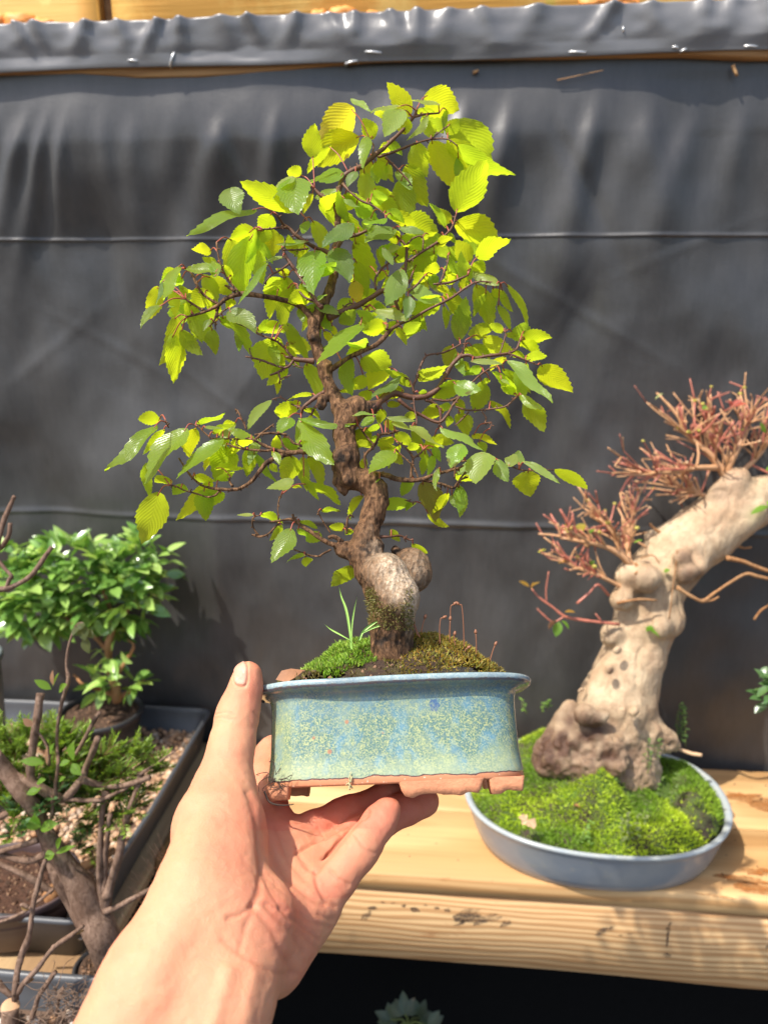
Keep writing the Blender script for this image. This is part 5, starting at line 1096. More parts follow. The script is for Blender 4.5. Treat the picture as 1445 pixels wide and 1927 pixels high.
TX1 = .5*(fr[0]+nr2[0]); TY0, TY1 = float(nr2[1]), float(min(fr[1], WALL_Y-.012))
TX1f = TX1
tray('plant_tray', 'large black plastic tray full of gravel holding the leafy plants at left', TX1-.56, TX1, TY0, TY1, TH, bz+.0005)
b0 = hit_z(95, 1829, rimz); FX1 = float(hit_z(260, 1840, rimz)[0])
tray('plant_tray', 'nearest black plastic tray in the lower left corner, with stump and roots', FX1-.50, FX1, float(b0[1])-.30, float(b0[1]), TH, bz+.0005)

def ico():
    p = (1+5**.5)/2
    v = np.array([(-1, p, 0), (1, p, 0), (-1, -p, 0), (1, -p, 0), (0, -1, p), (0, 1, p), (0, -1, -p), (0, 1, -p), (p, 0, -1), (p, 0, 1), (-p, 0, -1), (-p, 0, 1)], float); v /= np.linalg.norm(v[0])
    f = [(0, 11, 5), (0, 5, 1), (0, 1, 7), (0, 7, 10), (0, 10, 11), (1, 5, 9), (5, 11, 4), (11, 10, 2), (10, 7, 6), (7, 1, 8), (3, 9, 4), (3, 4, 2), (3, 2, 6), (3, 6, 8), (3, 8, 9), (4, 9, 5), (2, 4, 11), (6, 2, 10), (8, 6, 7), (9, 8, 1)]
    return v, f
ICO, ICF = ico()
def m_pebble():
    t = NT('gravel_stone'); v = t.tex(); n = t.noise(v, 380, 4, 0.65)
    c = t.mix(t.math('MULTIPLY', n, .6), t.attr('pcol', 'Color'), (0.20, 0.11, 0.06))
    return t.done(t.pbr(c, 0.75, t.bump(n, .5, .0008)))
M_PEB = m_pebble()
def gravel(name, label, xr_, yr_, z, n, size, seed, cols):
    rg = np.random.default_rng(seed); x, y = rg.uniform(*xr_, n), rg.uniform(*yr_, n); s = rg.uniform(*size, n)**1.0
    zz = z+s*.3+rg.uniform(-.002, .0035, n)+.003*vnoise(x*22, y*22, seed)
    V = np.empty((n, 12, 3)); C = np.empty((n, 12, 4)); C[..., 3] = 1; c = lerp_cols(n, cols, rg); C[..., :3] = c[:, None, :]
    for i in range(n):
        a = rg.uniform(0, 6.28); sc = np.array([1, rg.uniform(.6, .95), rg.uniform(.45, .8)])*s[i]
        q = ICO*(1+rg.uniform(-.22, .22, (12, 1)))*sc; V[i] = q @ np.array([[math.cos(a), math.sin(a), 0], [-math.sin(a), math.cos(a), 0], [0, 0, 1]])+(x[i], y[i], zz[i])
    F = [(a+i*12, b+i*12, c_+i*12) for i in range(n) for a, b, c_ in ICF]
    base = np.array([(xr_[0]+xr_[1])/2, (yr_[0]+yr_[1])/2, z]); k = len(F)
    bv = [(xr_[0], yr_[0], z), (xr_[1], yr_[0], z), (xr_[1], yr_[1], z), (xr_[0], yr_[1], z)]
    VV = np.vstack([V.reshape(-1, 3), bv]); CC = np.vstack([C.reshape(-1, 4), np.tile([.05, .03, .02, 1], (4, 1))]); F.append((n*12, n*12+1, n*12+2, n*12+3))
    o = mesh_obj(name, VV, F, M_PEB, base=base, smooth=True, attrs={'pcol': CC}); tag(o, label, 'gravel', kind='stuff')
PEBC = [(.62, .44, .28), (.50, .27, .13), (.72, .60, .45), (.38, .20, .10), (.55, .35, .20), (.66, .40, .22), (.30, .20, .14)]
gravel('gravel', 'tan and orange gravel spread in the large tray', (TX1-.545, TX1-.012), (TY0+.014, TY1-.014), bz+.020, 8200, (.0026, .0052), 31, PEBC)
gravel('gravel', 'mixed pale pebbles and dark soil in the nearest tray', (FX1-.485, FX1-.014), (float(b0[1])-.285, float(b0[1])-.014), bz+.026, 3000, (.0022, .0058), 32, [(.60, .48, .36), (.10, .06, .04), (.06, .04, .03), (.42, .22, .10), (.75, .70, .62), (.20, .12, .08)])

def round_pot(name, label, c, r0, r1, h, m, soilm, soil_drop=.008, rim=.003, ax=1.0, group=None):
    t = thing(name, label, 'pot', c); n = 72; ph = np.linspace(0, 2*np.pi, n, endpoint=False); C, S = np.cos(ph), np.sin(ph)*ax
    prof = [(r0*.9, 0), (r0, .001), (r0+(r1-r0)*.5, h*.5), (r1, h-.008), (r1+rim, h-.0075), (r1+rim, h-.001), (r1+rim*.6, h), (r1-.001, h-.0005), (r1-.002, h-.006), (r1-.004, h-.02)]
    V, F = loft([np.stack([c[0]+r*C, c[1]+r*S, np.full(n, c[2]+z)], -1) for r, z in prof], True); mesh_obj('body', V, F, m, t)
    rg_ = np.linspace(0, 1, 14); R2, A2 = np.meshgrid(rg_, ph, indexing='ij'); sx, sy_ = (r1-.003)*R2*np.cos(A2), (r1-.003)*ax*R2*np.sin(A2)
    sz = c[2]+h-soil_drop+.003*fbm((c[0]+sx)*60, (c[1]+sy_)*60, 1.0, 3); V = np.stack([c[0]+sx, c[1]+sy_, sz], -1).reshape(-1, 3)
    mesh_obj('soil', V, [(i*n+k, i*n+(k+1) % n, (i+1)*n+(k+1) % n, (i+1)*n+k) for i in range(13) for k in range(n)], soilm, t)
    rk = np.random.default_rng(int(abs(c[0])*9999)); cb_ = MB()
    for q in range(420):
        a, r = rk.uniform(0, 6.283), (r1-.006)*math.sqrt(rk.random()); s = rk.uniform(.0008, .0026); px_, py_ = c[0]+r*math.cos(a), c[1]+r*ax*math.sin(a)
        cb_.add(np.array([px_, py_, c[2]+h-soil_drop+.003*float(fbm(px_*60, py_*60, 1.0, 3))])+_v*s*rk.uniform(.6, 1.3, (6, 1)), _f, int(rk.integers(0, 3)))
    cb_.build('soil_crumbs', [soilm, M_SOIL, M_CRUMB], t)['kind'] = 'stuff'
    return t
gz = bz+.022
# black pot of the leafy bush
pc = hit_z(232, 1372, gz); pc[1] = min(pc[1], .865)
PR = 74/FPX*zdepth(pc+[0, 0, .04])
ht = .062
round_pot('nursery_pot', 'round black plastic nursery pot under the glossy leafy bush', pc, PR*.80, PR*.97, ht, M_BLACKPOT, M_SOIL)
bush = thing('leafy_bush', 'glossy small leaved green bush in a black pot at the left', 'bush', pc+[0, 0, ht-.01])
ZB = zdepth(pc+[0, 0, .1])
mb = MB()
for t_ in [[(222, 1318, 20), (216, 1285, 17), (207, 1250, 15), (205, 1215, 14), (212, 1180, 12), (205, 1140, 9), (190, 1100, 6)], [(205, 1225, 10), (170, 1190, 8), (120, 1160, 6), (70, 1130, 4)], [(212, 1180, 8), (240, 1150, 6), (270, 1110, 4)], [(214, 1280, 9), (240, 1240, 7), (252, 1215, 5), (236, 1200, 4)], [(220, 1310, 12), (190, 1298, 8), (160, 1290, 6), (140, 1270, 4)], [(225, 1312, 10), (262, 1290, 6), (280, 1260, 4)]]:
    v, f = tube([wp(x, y, ZB+.01*math.sin(x*.1+y*.05)) for x, y, r in t_], [r*.5/FPX*ZB for x, y, r in t_], 9, 5, .25, True, t_[0][0]); mb.add(v, f)
M_BUSHBARK = m_bark('bush_bark', (0.22, 0.095, 0.035), (0.36, 0.18, 0.075), (0.28, 0.17, 0.085), (1, 1, .4), 200)
mb.build('trunk', M_BUSHBARK, bush)
def simple_leaves(B, A, Nn, L, W, refl, trans, rough, cup=.25, droop=.25, rows=6):
    """pointed oval leaves: base, axis, upper normal, length, width -> one mesh"""
    n = len(B); A = A/np.linalg.norm(A, axis=1)[:, None]; Nn = Nn-A*np.sum(A*Nn, 1)[:, None]; Nn /= np.linalg.norm(Nn, axis=1)[:, None]+1e-9; S = np.cross(A, Nn)
    u = np.linspace(0, 1, rows); hw = np.sin(np.pi*u**.9)**.9; hw[0] = .05; hw[-1] = 0; vs = np.array([-1, 0, 1])
    L, W = np.asarray(L)[:, None, None, None], np.asarray(W)[:, None, None, None]
    uu, vv = u[None, :, None, None], vs[None, None, :, None]; hh = hw[None, :, None, None]
    P = B[:, None, None, :]+A[:, None, None, :]*uu*L+S[:, None, None, :]*vv*hh*W*.5+Nn[:, None, None, :]*(cup*np.abs(vv)*hh*W*.5-droop*L*uu**2)
    V = P.reshape(-1, 3); k = rows*3; F = []
    base = np.array([(i*3+q, i*3+q+1, (i+1)*3+q+1, (i+1)*3+q) for i in range(rows-1) for q in (0, 1)])
    F = (base[None]+np.arange(n)[:, None, None]*k).reshape(-1, 4)
    uv = np.tile(np.stack(np.broadcast_arrays(u[:, None], .5+.5*vs[None, :]), -1).reshape(-1, 2), (n, 1))
    rf = np.repeat(np.column_stack([refl, np.broadcast_to(rough, (n,))]), k, 0); tr = np.repeat(np.column_stack([trans, np.ones(n)]), k, 0)
    return V, F, rf, tr, uv
def camdir(D): return D[:, 0:1]*RGT+D[:, 1:2]*UPV+D[:, 2:3]*FWD
rgb_ = np.random.default_rng(77)
B, A, Nn, L, W = [], [], [], [], []
lobes = [(130, 1085, 90, 62, .06, 170), (215, 1120, 88, 78, .06, 190), (60, 1140, 80, 70, .05, 130), (265, 1075, 55, 58, .05, 80), (85, 1170, 80, 38, .05, 70), (240, 1165, 45, 30, .04, 24), (10, 1100, 60, 70, .05, 60), (228, 1300, 44, 20, .02, 15), (190, 1295, 28, 26, .03, 10), (205, 1225, 34, 40, .03, 18)]
for cx_, cy_, rx, ry, rzz, n in lobes:
    d = rgb_.normal(0, 1, (n, 3)); d /= np.linalg.norm(d, axis=1)[:, None]; r = rgb_.uniform(.55, 1.0, (n, 1))**.6
    for q in range(n):
        o = d[q]*r[q]; z = ZB+o[2]*rzz*.8
        p = wp(cx_+o[0]*rx, cy_-12-o[1]*ry, z)
        if p[1] > WALL_Y-.03: continue
        a0 = rgb_.uniform(0, 6.28)
        for kk in range(2 if q % 3 else 1):
            dirv = np.array([math.cos(a0+kk*2.4), rgb_.uniform(-.5, .7), math.sin(a0+kk*2.4)])+d[q]*.8
            dw = camdir(dirv[None])[0]; B.append(p); A.append(dw); Nn.append(np.array([0, 0, 1.0])+rgb_.normal(0, .45, 3)+dw*.3); L.append(rgb_.uniform(.020, .033)); W.append(L[-1]*rgb_.uniform(.36, .50))
n = len(B); cl = 1.55*lerp_cols(n, [(.11, .22, .04), (.18, .31, .06), (.065, .15, .03), (.30, .42, .11)], rgb_)
V, F, rf, tr, uv = simple_leaves(np.array(B), np.array(A), np.array(Nn), L, W, cl, cl*[1.5, 1.4, .9], .20, .3, .2)
fo = mesh_obj('foliage', V, F, M_BGLEAF, bush, attrs={'refl': rf, 'trans': tr}, uv=uv)

# low feathery conifer in front of it
ZC = .70
cpc = wp(95, 1480, ZC); con = thing('dwarf_conifer', 'low feathery green dwarf conifer spreading over the gravel below the bush', 'conifer', np.array([cpc[0], cpc[1], gz]))
mb = MB(); SB, SD, SL, SC_ = [], [], [], []
rc = np.random.default_rng(5)
root = np.array([cpc[0]-.03, cpc[1], gz])
for q in range(230):
    th = rc.uniform(0, 6.28); r = math.sqrt(rc.random()); px_, py_ = 60+160*r*math.cos(th), 1455+78*r*math.sin(th)
    if py_ < 1420 and px_ > 165: px_ = 60+rc.uniform(-60, 80)
    z = ZC+.05*(1-(py_-1290)/260)*1.2-.03+rc.uniform(-.03, .03)
    SB.append((px_, py_, z))
for (x, y) in [(170, 1500), (200, 1500), (225, 1470), (250, 1450), (270, 1440), (285, 1455), (240, 1500), (255, 1480), (265, 1420), (205, 1540), (180, 1560), (160, 1590), (215, 1520), (232, 1420), (40, 1560), (20, 1530), (70, 1550), (10, 1580), (150, 1540), (230, 1540), (190, 1525)]:
    for _ in range(2): SB.append((x+rc.uniform(-14, 14), y+rc.uniform(-14, 14), .665+rc.uniform(-.02, .02)))
PB, PD, PL, PC_ = [], [], [], []
for (x, y, z) in SB:
    p = wp(x, y, z); out_ = (p-root)*[1, 1, .6]; out_ /= np.linalg.norm(out_)+1e-9
    d0 = out_*.8+np.array([rc.uniform(-.4, .4), rc.uniform(-.4, .4), rc.uniform(-.1, .45)]); d0 /= np.linalg.norm(d0)
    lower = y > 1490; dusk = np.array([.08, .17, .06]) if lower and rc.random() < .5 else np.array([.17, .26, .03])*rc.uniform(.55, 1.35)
    for br_ in range(3):
        d1 = d0+rc.normal(0, .35, 3); d1 /= np.linalg.norm(d1); ln = rc.uniform(.016, .028); side_ = np.cross(d1, [0, 0, 1.0]); side_ /= np.linalg.norm(side_)+1e-9
        pts = [p, p+d1*ln*.5+np.array([0, 0, .001]), p+d1*ln-np.array([0, 0, .003])]
        v, f = tube(pts, [.0006, .0005, .0002], 3, 2); mb.add(v, f)
        for s_ in np.linspace(.1, 1, 15):
            c = pts[0]*(1-s_)+pts[2]*s_
            for sg in (-1, 1):
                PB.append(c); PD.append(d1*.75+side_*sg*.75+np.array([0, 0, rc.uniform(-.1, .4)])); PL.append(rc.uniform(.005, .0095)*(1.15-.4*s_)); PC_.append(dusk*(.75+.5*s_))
mb.build('twigs', M_TWIG, con)
PC_ = np.array(PC_)
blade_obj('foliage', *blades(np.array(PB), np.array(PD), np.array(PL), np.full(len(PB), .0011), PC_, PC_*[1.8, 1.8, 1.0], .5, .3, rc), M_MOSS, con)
v, f = tube([root+[0, 0, -.004], root+[.02, .0, .03], root+[.05, 0, .06], root+[.08, .01, .075]], [.009, .008, .005, .003], 8, 4, .2); mesh_obj('trunk', v, f, M_BUSHBARK, con)

# brown oval pot of red soil
bp = hit_z(22, 1655, bz+.055); bp[2] = bz+.006
round_pot('oval_pot', 'dull brown oval pot of reddish soil at the left edge', bp, .050, 125/FPX*zdepth(bp+[0, 0, .05]), .052, M_BROWNPOT, M_SOILRED, .010, .002, .78)
# pale rim of a grey pot at the very edge
gp = wp(-62, 1240, .86); gp[2] = gz
M_GREYPOT = m_simple('grey_pot', (0.10, 0.11, 0.11), 0.35, 0.2)
round_pot('grey_pot', 'dark grey pot cut by the left edge beneath the bush', gp, .026, .034, float(wp(-40, 1232, .86)[2]-gz), M_GREYPOT, M_SOIL, .006, .003)

# bare pruned tree in the foreground
ROOT = hit_z(212, 1836, bz+.02); ZR = zdepth(ROOT)
def Ze(y): return ZR-.045*np.clip((1830-np.asarray(y, float))/450, 0, 1.6)
pot3 = round_pot('nursery_pot', 'low black pot half hidden by the wrist at the foot of the bare tree', np.array([ROOT[0]-.010, ROOT[1]+.006, bz+.0005]), .020, .025, .024, M_BLACKPOT, M_SOIL, .004, .002)
bare = thing('bare_tree', 'pruned grey brown tree with bare stubby branches and a few opening leaves', 'bonsai tree', ROOT)
def twigs(lst, zf, m, parent, name, seg=10, knob=.2, scale=1.0, cutm=None):
    out = []
    for q, t_ in enumerate(lst):
        P = [wp(x, y, float(zf(y))+.006*float(vnoise(x*.02, y*.02, q))) for x, y, r in t_]; R_ = [r*scale/FPX*float(zf(y)) for x, y, r in t_]
        v, f = tube(P, R_, seg, 5, knob, True, q*7.7); out.append((v, f))
    mb = MB()
    for v, f in out: mb.add(v, f)
    return mb.build(name, m, parent)
twigs([[(222, 1850, 34), (207, 1806, 30), (191, 1758, 31), (173, 1715, 29), (151, 1672, 26), (125, 1630, 20), (99, 1589, 17), (81, 1556, 15), (66, 1520, 16), (42, 1490, 16), (12, 1452, 15), (-14, 1420, 15)], [(170, 1745, 18), (140, 1700, 15), (112, 1655, 12), (92, 1610, 9), (80, 1570, 8)]], Ze, M_GREYTWIG, bare, 'trunk', 14, .16)
for br in [[[(193, 1752, 15), (196, 1715, 15), (198, 1690, 15), (190, 1665, 9), (189, 1603, 8), (193, 1530, 7.5), (200, 1490, 8)], [(197, 1680, 8), (199, 1640, 6), (201, 1589, 6), (208, 1531, 5)], [(200, 1690, 12), (210, 1658, 10), (224, 1609, 9), (233, 1563, 8.5), (248, 1516, 8), (262, 1473, 8), (266, 1454, 9)], [(264, 1458, 4), (280, 1446, 3), (308, 1428, 2.4), (343, 1404, 1.6)], [(196, 1716, 7), (214, 1710, 7), (241, 1696, 6), (265, 1683, 5.5), (288, 1671, 5)]],
           [[(-6, 1420, 10), (10, 1440, 10), (29, 1458, 10), (73, 1481, 11), (100, 1497, 12), (120, 1503, 11), (134, 1492, 10), (148, 1474, 10), (157, 1465, 10), (163, 1443, 8.5), (174, 1417, 8), (185, 1388, 8)], [(157, 1468, 9), (172, 1472, 7.5), (189, 1477, 7), (215, 1480, 7), (240, 1477, 7), (262, 1470, 6.5), (283, 1462, 6.5)], [(128, 1503, 6), (155, 1506, 5.5), (186, 1506, 5), (205, 1499, 4.5), (220, 1492, 4), (242, 1482, 3)]],
           [[(66, 1480, 9), (58, 1455, 9.5), (62, 1415, 9.5), (68, 1370, 9.5), (74, 1330, 9.5), (77, 1304, 9.5)], [(108, 1500, 5), (105, 1480, 4.5), (110, 1440, 4.2), (108, 1400, 4), (109, 1370, 4), (116, 1327, 4.2), (124, 1298, 4.5), (130, 1278, 5), (126, 1254, 3.4), (128, 1225, 3), (138, 1189, 2.6), (148, 1174, 2.4), (158, 1172, 2)], [(143, 1420, 5), (160, 1390, 5), (175, 1362, 5), (188, 1340, 5.5)], [(94, 1440, 3), (92, 1412, 3), (78, 1385, 2.6), (60, 1366, 2.4)], [(100, 1497, 4), (99, 1530, 4), (92, 1560, 3.4), (90, 1600, 3.6)]],
           [[(92, 1600, 11), (78, 1612, 10), (60, 1619, 9), (38, 1618, 8.5), (15, 1612, 8), (-5, 1606, 8)], [(75, 1580, 8), (50, 1588, 7), (20, 1597, 6), (-6, 1605, 6)], [(100, 1678, 7), (70, 1660, 7.5), (40, 1643, 7), (10, 1630, 6.5), (-5, 1622, 6)], [(102, 1672, 4), (81, 1690, 4), (44, 1717, 4), (15, 1730, 4), (-5, 1736, 4)], [(62, 1505, 9), (44, 1515, 8), (20, 1528, 8), (-5, 1540, 8)]],
           [[(-10, 1035, 6), (-2, 1018, 6), (6, 985, 6), (14, 965, 5.6), (23, 945, 5.4), (28, 934, 5)], [(-4, 1035, 5.4), (8, 1024, 5.4), (18, 1006, 5), (20, 984, 4.6)], [(-20, 1108, 7), (0, 1109, 7), (17, 1107, 6.6), (36, 1098, 6), (52, 1089, 5.8), (64, 1078, 5.4), (76, 1062, 5.2), (88, 1044, 5), (99, 1029, 4.6)], [(13, 1106, 5), (18, 1092, 5), (22, 1083, 4.6), (8, 1068, 4.4), (-4, 1050, 4.2), (-12, 1030, 5), (-10, 1000, 5)], [(-10, 1440, 14), (-40, 1380, 13), (-50, 1280, 11), (-46, 1180, 9), (-30, 1115, 7.5), (-15, 1108, 7)]]]:
    twigs(br, Ze, M_GREYTWIG, bare, 'branch', 9, .2, .8)
bl = [(97, 1297, 65, 1279, 12, 0), (101, 1290, 97, 1262, 10, 1), (112, 1302, 124, 1287, 15, 0), (100, 1292, 108, 1266, 7, 0), (137, 1430, 136, 1398, 20, 0), (83, 1436, 39, 1430, 14, 0), (135, 1437, 152, 1459, 15, 0), (132, 1432, 112, 1440, 12, 0), (78, 1556, 47, 1543, 19, 0), (76, 1560, 107, 1549, 18, 0), (74, 1553, 64, 1532, 15, 0), (108, 1598, 114, 1575, 13, 0), (106, 1606, 140, 1590, 9, 0), (103, 1606, 84, 1616, 18, 0), (75, 1487, 50, 1493, 14, 0), (90, 1440, 86, 1405, 7, 1), (95, 1420, 100, 1398, 9, 0), (62, 1366, 44, 1353, 11, 1),
      (158, 1172, 150, 1185, 16, 2), (160, 1178, 158, 1205, 22, 2), (160, 1198, 166, 1230, 16, 2), (150, 1180, 135, 1195, 14, 2), (164, 1186, 176, 1200, 12, 2), (70, 1474, 85, 1466, 10, 0), (112, 1470, 122, 1462, 8, 0)]
B, A, Nn, L, W, C1 = [], [], [], [], [], []
for bx, by, tx, ty, w, k in bl:
    z = float(Ze(by))-.012; a, b = wp(bx, by, z), wp(tx, ty, z-.004); B.append(a); A.append(b-a); Nn.append(SUN+np.array([0, -.5, .2])); L.append(np.linalg.norm(b-a)); W.append(w/FPX*z*1.25); C1.append([(.20, .38, .04), (.62, .30, .20), (.10, .12, .04)][k])
C1 = np.array(C1)
V, F, rf, tr, uv = simple_leaves(np.array(B), np.array(A), np.array(Nn), L, W, C1, np.minimum(1, C1*2.2), .4, .3, .12, 8)
mesh_obj('leaves', V, F, M_LEAF, bare, attrs={'refl': rf, 'trans': tr}, uv=uv)

# cut stump with shoots and dried roots in the nearest tray
ZS = float(zdepth(hit_z(20, 1900, bz+.055)))
st = thing('cut_stump', 'sawn off stump with thin bare shoots in the lower left corner', 'stump', np.array([*wp(24, 1960, ZS)[:2], bz+.026]))
Pst = [wp(18, 1990, ZS), wp(19, 1940, ZS), wp(20, 1896, ZS)]; Pst[0][2] = bz+.02
v, f = tube(Pst, [16/FPX*ZS]*3, 18, 5, .08); mesh_obj('trunk', v, f, M_GREYTWIG, st)
nrm = (CAM-Pst[2])/np.linalg.norm(CAM-Pst[2])*.5+np.array([.1, 0, .85]); nrm /= np.linalg.norm(nrm); e1 = np.cross(nrm, [0, 1, 0]); e1 /= np.linalg.norm(e1); e2 = np.cross(nrm, e1)
n = 40; ph = np.linspace(0, 2*np.pi, n, endpoint=False); rr_ = np.linspace(0, 1, 8)
def m_rings():
    t = NT('sawn_face'); g_ = t.attr('rad'); w = t.math('SINE', t.math('ADD', t.math('MULTIPLY', g_, 34.0), t.math('MULTIPLY', t.noise(t.tex(), 300, 4), 5.0)))
    c = t.mix(t.ramp(w, [(0, 0), (1, .6)]), (0.50, 0.30, 0.16), (0.34, 0.18, 0.09)); c = t.mix(t.ramp(g_, [(.9, 0.0), (.98, .9)]), c, (.14, .09, .06)); return t.done(t.pbr(c, .7))
V = np.concatenate([Pst[2]+nrm*(.0025-.0015*r**3)+(np.cos(ph)[:, None]*e1+np.sin(ph)[:, None]*e2*1.0)*r*17/FPX*ZS for r in rr_]); F = [(i*n+k, i*n+(k+1) % n, (i+1)*n+(k+1) % n, (i+1)*n+k) for i in range(7) for k in range(n)]
mesh_obj('sawn_face', V, F, m_rings(), st, attrs={'rad': np.repeat(rr_, n)})
for br in [[[(30, 1880, 8), (29, 1860, 7), (32, 1836, 6.5), (42, 1795, 6), (53, 1770, 6), (58, 1745, 5.4), (61, 1720, 5.4), (66, 1690, 5), (72, 1668, 4.6), (86, 1618, 4)], [(54, 1708, 4), (46, 1703, 4), (40, 1703, 3)]], [[(34, 1868, 5.5), (46, 1850, 5), (73, 1821, 4.8), (99, 1786, 4.6), (134, 1760, 4.2), (158, 1742, 4)], [(140, 1757, 3), (150, 1752, 4), (158, 1751, 1.5)], [(95, 1790, 3), (102, 1782, 4.4), (106, 1778, 2)], [(46, 1850, 3), (56, 1846, 4), (64, 1842, 1.5)]],
           [[(60, 1918, 5.4), (68, 1893, 5), (75, 1872, 4.8), (90, 1850, 4.8), (105, 1829, 4.6)], [(106, 1912, 3), (112, 1880, 3), (120, 1858, 3)], [(-6, 1850, 8), (8, 1862, 7), (22, 1874, 6)]]]:
    twigs(br, lambda y: ZS-.004, M_GREYTWIG, st, 'shoot', 8, .25)
B, A, Nn, L, W = [], [], [], [], []
for bx, by, tx, ty, w in [(54, 1712, 41, 1703, 12), (140, 1758, 158, 1752, 9), (97, 1790, 106, 1779, 8), (50, 1851, 64, 1842, 8)]:
    a, b = wp(bx, by, ZS-.006), wp(tx, ty, ZS-.006); B.append(a); A.append(b-a); Nn.append(SUN); L.append(np.linalg.norm(b-a)*1.1); W.append(w/FPX*ZS)
cb = np.tile([.50, .32, .15], (len(B), 1)); V, F, rf, tr, uv = simple_leaves(np.array(B), np.array(A), np.array(Nn), L, W, cb, cb, .5, .5, 0, 8); [mesh_obj('bud', V[q*24:(q+1)*24], F[:14], M_LEAF, st, attrs={'refl': rf[q*24:(q+1)*24], 'trans': tr[q*24:(q+1)*24]}, uv=uv[q*24:(q+1)*24]) for q in range(len(B))]
mb = MB(); rr3 = np.random.default_rng(8)
for q in range(150):
    x, y = rr3.uniform(70, 230), rr3.uniform(1850, 1935); p = wp(x, y, ZS-.004-.02*rr3.random()); pts = [p]; d = rr3.normal(0, 1, 3)
    for k in range(4): d = d*.6+rr3.normal(0, .8, 3); pts.append(pts[-1]+d*[.0042, .0042, .0026])
    v, f = tube(pts, [.0004, .0004, .0003, .0003, .0002], 3, 3); mb.add(v, f)
tag(mb.build('dry_roots', m_simple('dry_root_brown', (0.16, 0.10, 0.065), .8, .4)), 'tangle of thin dry brown roots lying on the nearest tray', 'roots', kind='stuff')
# ------------------------------------------------------------------ right: oval pot of moss with the thick pale trunk
cR = hit_z(1117, 1493, bz+.052)
oc = np.array([cR[0], cR[1]+.004, bz+.0005]); OA, OB, OHt = .148, .113, .052
ZO = zdepth(oc+[0, 0, .05])
oval = thing('oval_pot', 'wide low pale blue grey oval pot full of moss on the bench', 'pot', oc)
n = 160; ph = np.linspace(0, 2*np.pi, n, endpoint=False)
def sr(k, z): 
    c, s = np.cos(ph), np.sin(ph); e = 2.25
    return np.stack([oc[0]+OA*k*np.sign(c)*np.abs(c)**(2/e), oc[1]+OB*k*np.sign(s)*np.abs(s)**(2/e), np.full(n, oc[2]+z)+.0012*np.sin(ph*3+1)*(z > .03)], -1)
prof = [(.86, .003), (.875, .001), (.885, .002), (.915, .012), (.95, .028), (.975, .042), (.99, .0475), (1.0, .0495), (1.003, .0515), (.996, .053), (.975, .0532), (.955, .0522), (.945, .049), (.93, .036)]
V, F = loft([sr(k, z) for k, z in prof], True)
def m_bluegrey():
    t = NT('blue_grey_glaze'); v = t.tex(); a = t.noise(v, 9, 4, .6); b = t.noise(v, 60, 5, .65)
    c = t.mix(t.ramp(a, [(.38, 0), (.66, 1)]), (0.20, 0.225, 0.255), (0.30, 0.305, 0.295)); c = t.mix(t.ramp(b, [(.55, 0), (.75, .6)]), c, (.33, .31, .26))
    top = t.attr('hz'); c = t.mix(t.ramp(top, [(.92, 0.0), (.97, .75)]), c, t.mix(b, (.24, .30, .37), (.44, .43, .34)))
    return t.done(t.pbr(c, .22, t.bump(b, .12, .001)))
mesh_obj('body', V, F, m_bluegrey(), oval, attrs={'hz': np.repeat([z/.053 for k, z in prof], n)*np.repeat([0 if i > 12 else 1 for i in range(len(prof))], n)})
v, f = tube([oc+[OA*.90, -.018, .0515], oc+[OA*.985, -.026, .0528], oc+[OA*1.0, -.027, .046]], [.0009]*3, 5, 3); mesh_obj('crack', v, f, M_INK, oval)
# moss mound
def mh(x, y):
    r = np.sqrt((x/(OA*.955))**2+(y/(OB*.955))**2); b = np.clip(1-r**2.4, 0, 1)
    lump = .023*np.clip(vnoise(x*26, y*26, 3.0), -.5, 1)+.005*vnoise(x*60, y*60, 9.0)
    return .044+(.020+lump+.034*np.exp(-(x/.085)**2-((y-.012)/.070)**2)+.014*np.clip(y/OB, -.3, 1))*b**.6
rr_, aa = np.linspace(0, 1, 44), np.linspace(0, 2*np.pi, 120, endpoint=False); R2, A2 = np.meshgrid(rr_, aa, indexing='ij')
gx, gy = OA*.95*R2*np.cos(A2), OB*.95*R2*np.sin(A2)
V = np.stack([oc[0]+gx, oc[1]+gy, oc[2]+mh(gx, gy)], -1).reshape(-1, 3)
F = [(i*120+k, i*120+(k+1) % 120, (i+1)*120+(k+1) % 120, (i+1)*120+k) for i in range(43) for k in range(120)]
def m_mossbed():
    t = NT('moss_bed'); v = t.tex(); a = t.noise(v, 40, 4, .6); c = t.mix(t.ramp(a, [(.38, 0), (.62, 1)]), (.05, .035, .02), (.07, .12, .012)); return t.done(t.pbr(c, .95, t.bump(t.noise(v, 300, 4), .8, .004)))
N_ = 26000; ra = np.random.default_rng(4)
r, a = np.sqrt(ra.random(N_)), ra.uniform(0, 6.283, N_); x, y = OA*.955*r*np.cos(a), OB*.955*r*np.sin(a)
bare_ = (vnoise(x*38, y*38, 21.0) > .48); keep = ~bare_ | (ra.random(N_) < .12); x, y = x[keep], y[keep]; m_ = len(x)
e = 1e-3; z = mh(x, y); nn = np.stack([-(mh(x+e, y)-z)/e, -(mh(x, y+e)-z)/e, np.ones(m_)], -1)
D = nn/np.linalg.norm(nn, axis=1)[:, None]+ra.normal(0, .45, (m_, 3))
mixv = np.clip(.5+.9*vnoise(x*22, y*22, 5.0), 0, 1)[:, None]; c = (np.array([.19, .33, .018])*(1-mixv)+np.array([.58, .70, .035])*mixv)*ra.uniform(.65, 1.25, (m_, 1))
mossv = blades(np.stack([oc[0]+x, oc[1]+y, oc[2]+z-.0005], -1), D, ra.uniform(.0025, .0062, m_), ra.uniform(.0009, .0019, m_), c, c*[1.5, 1.5, 1.0], .6, .4, ra)
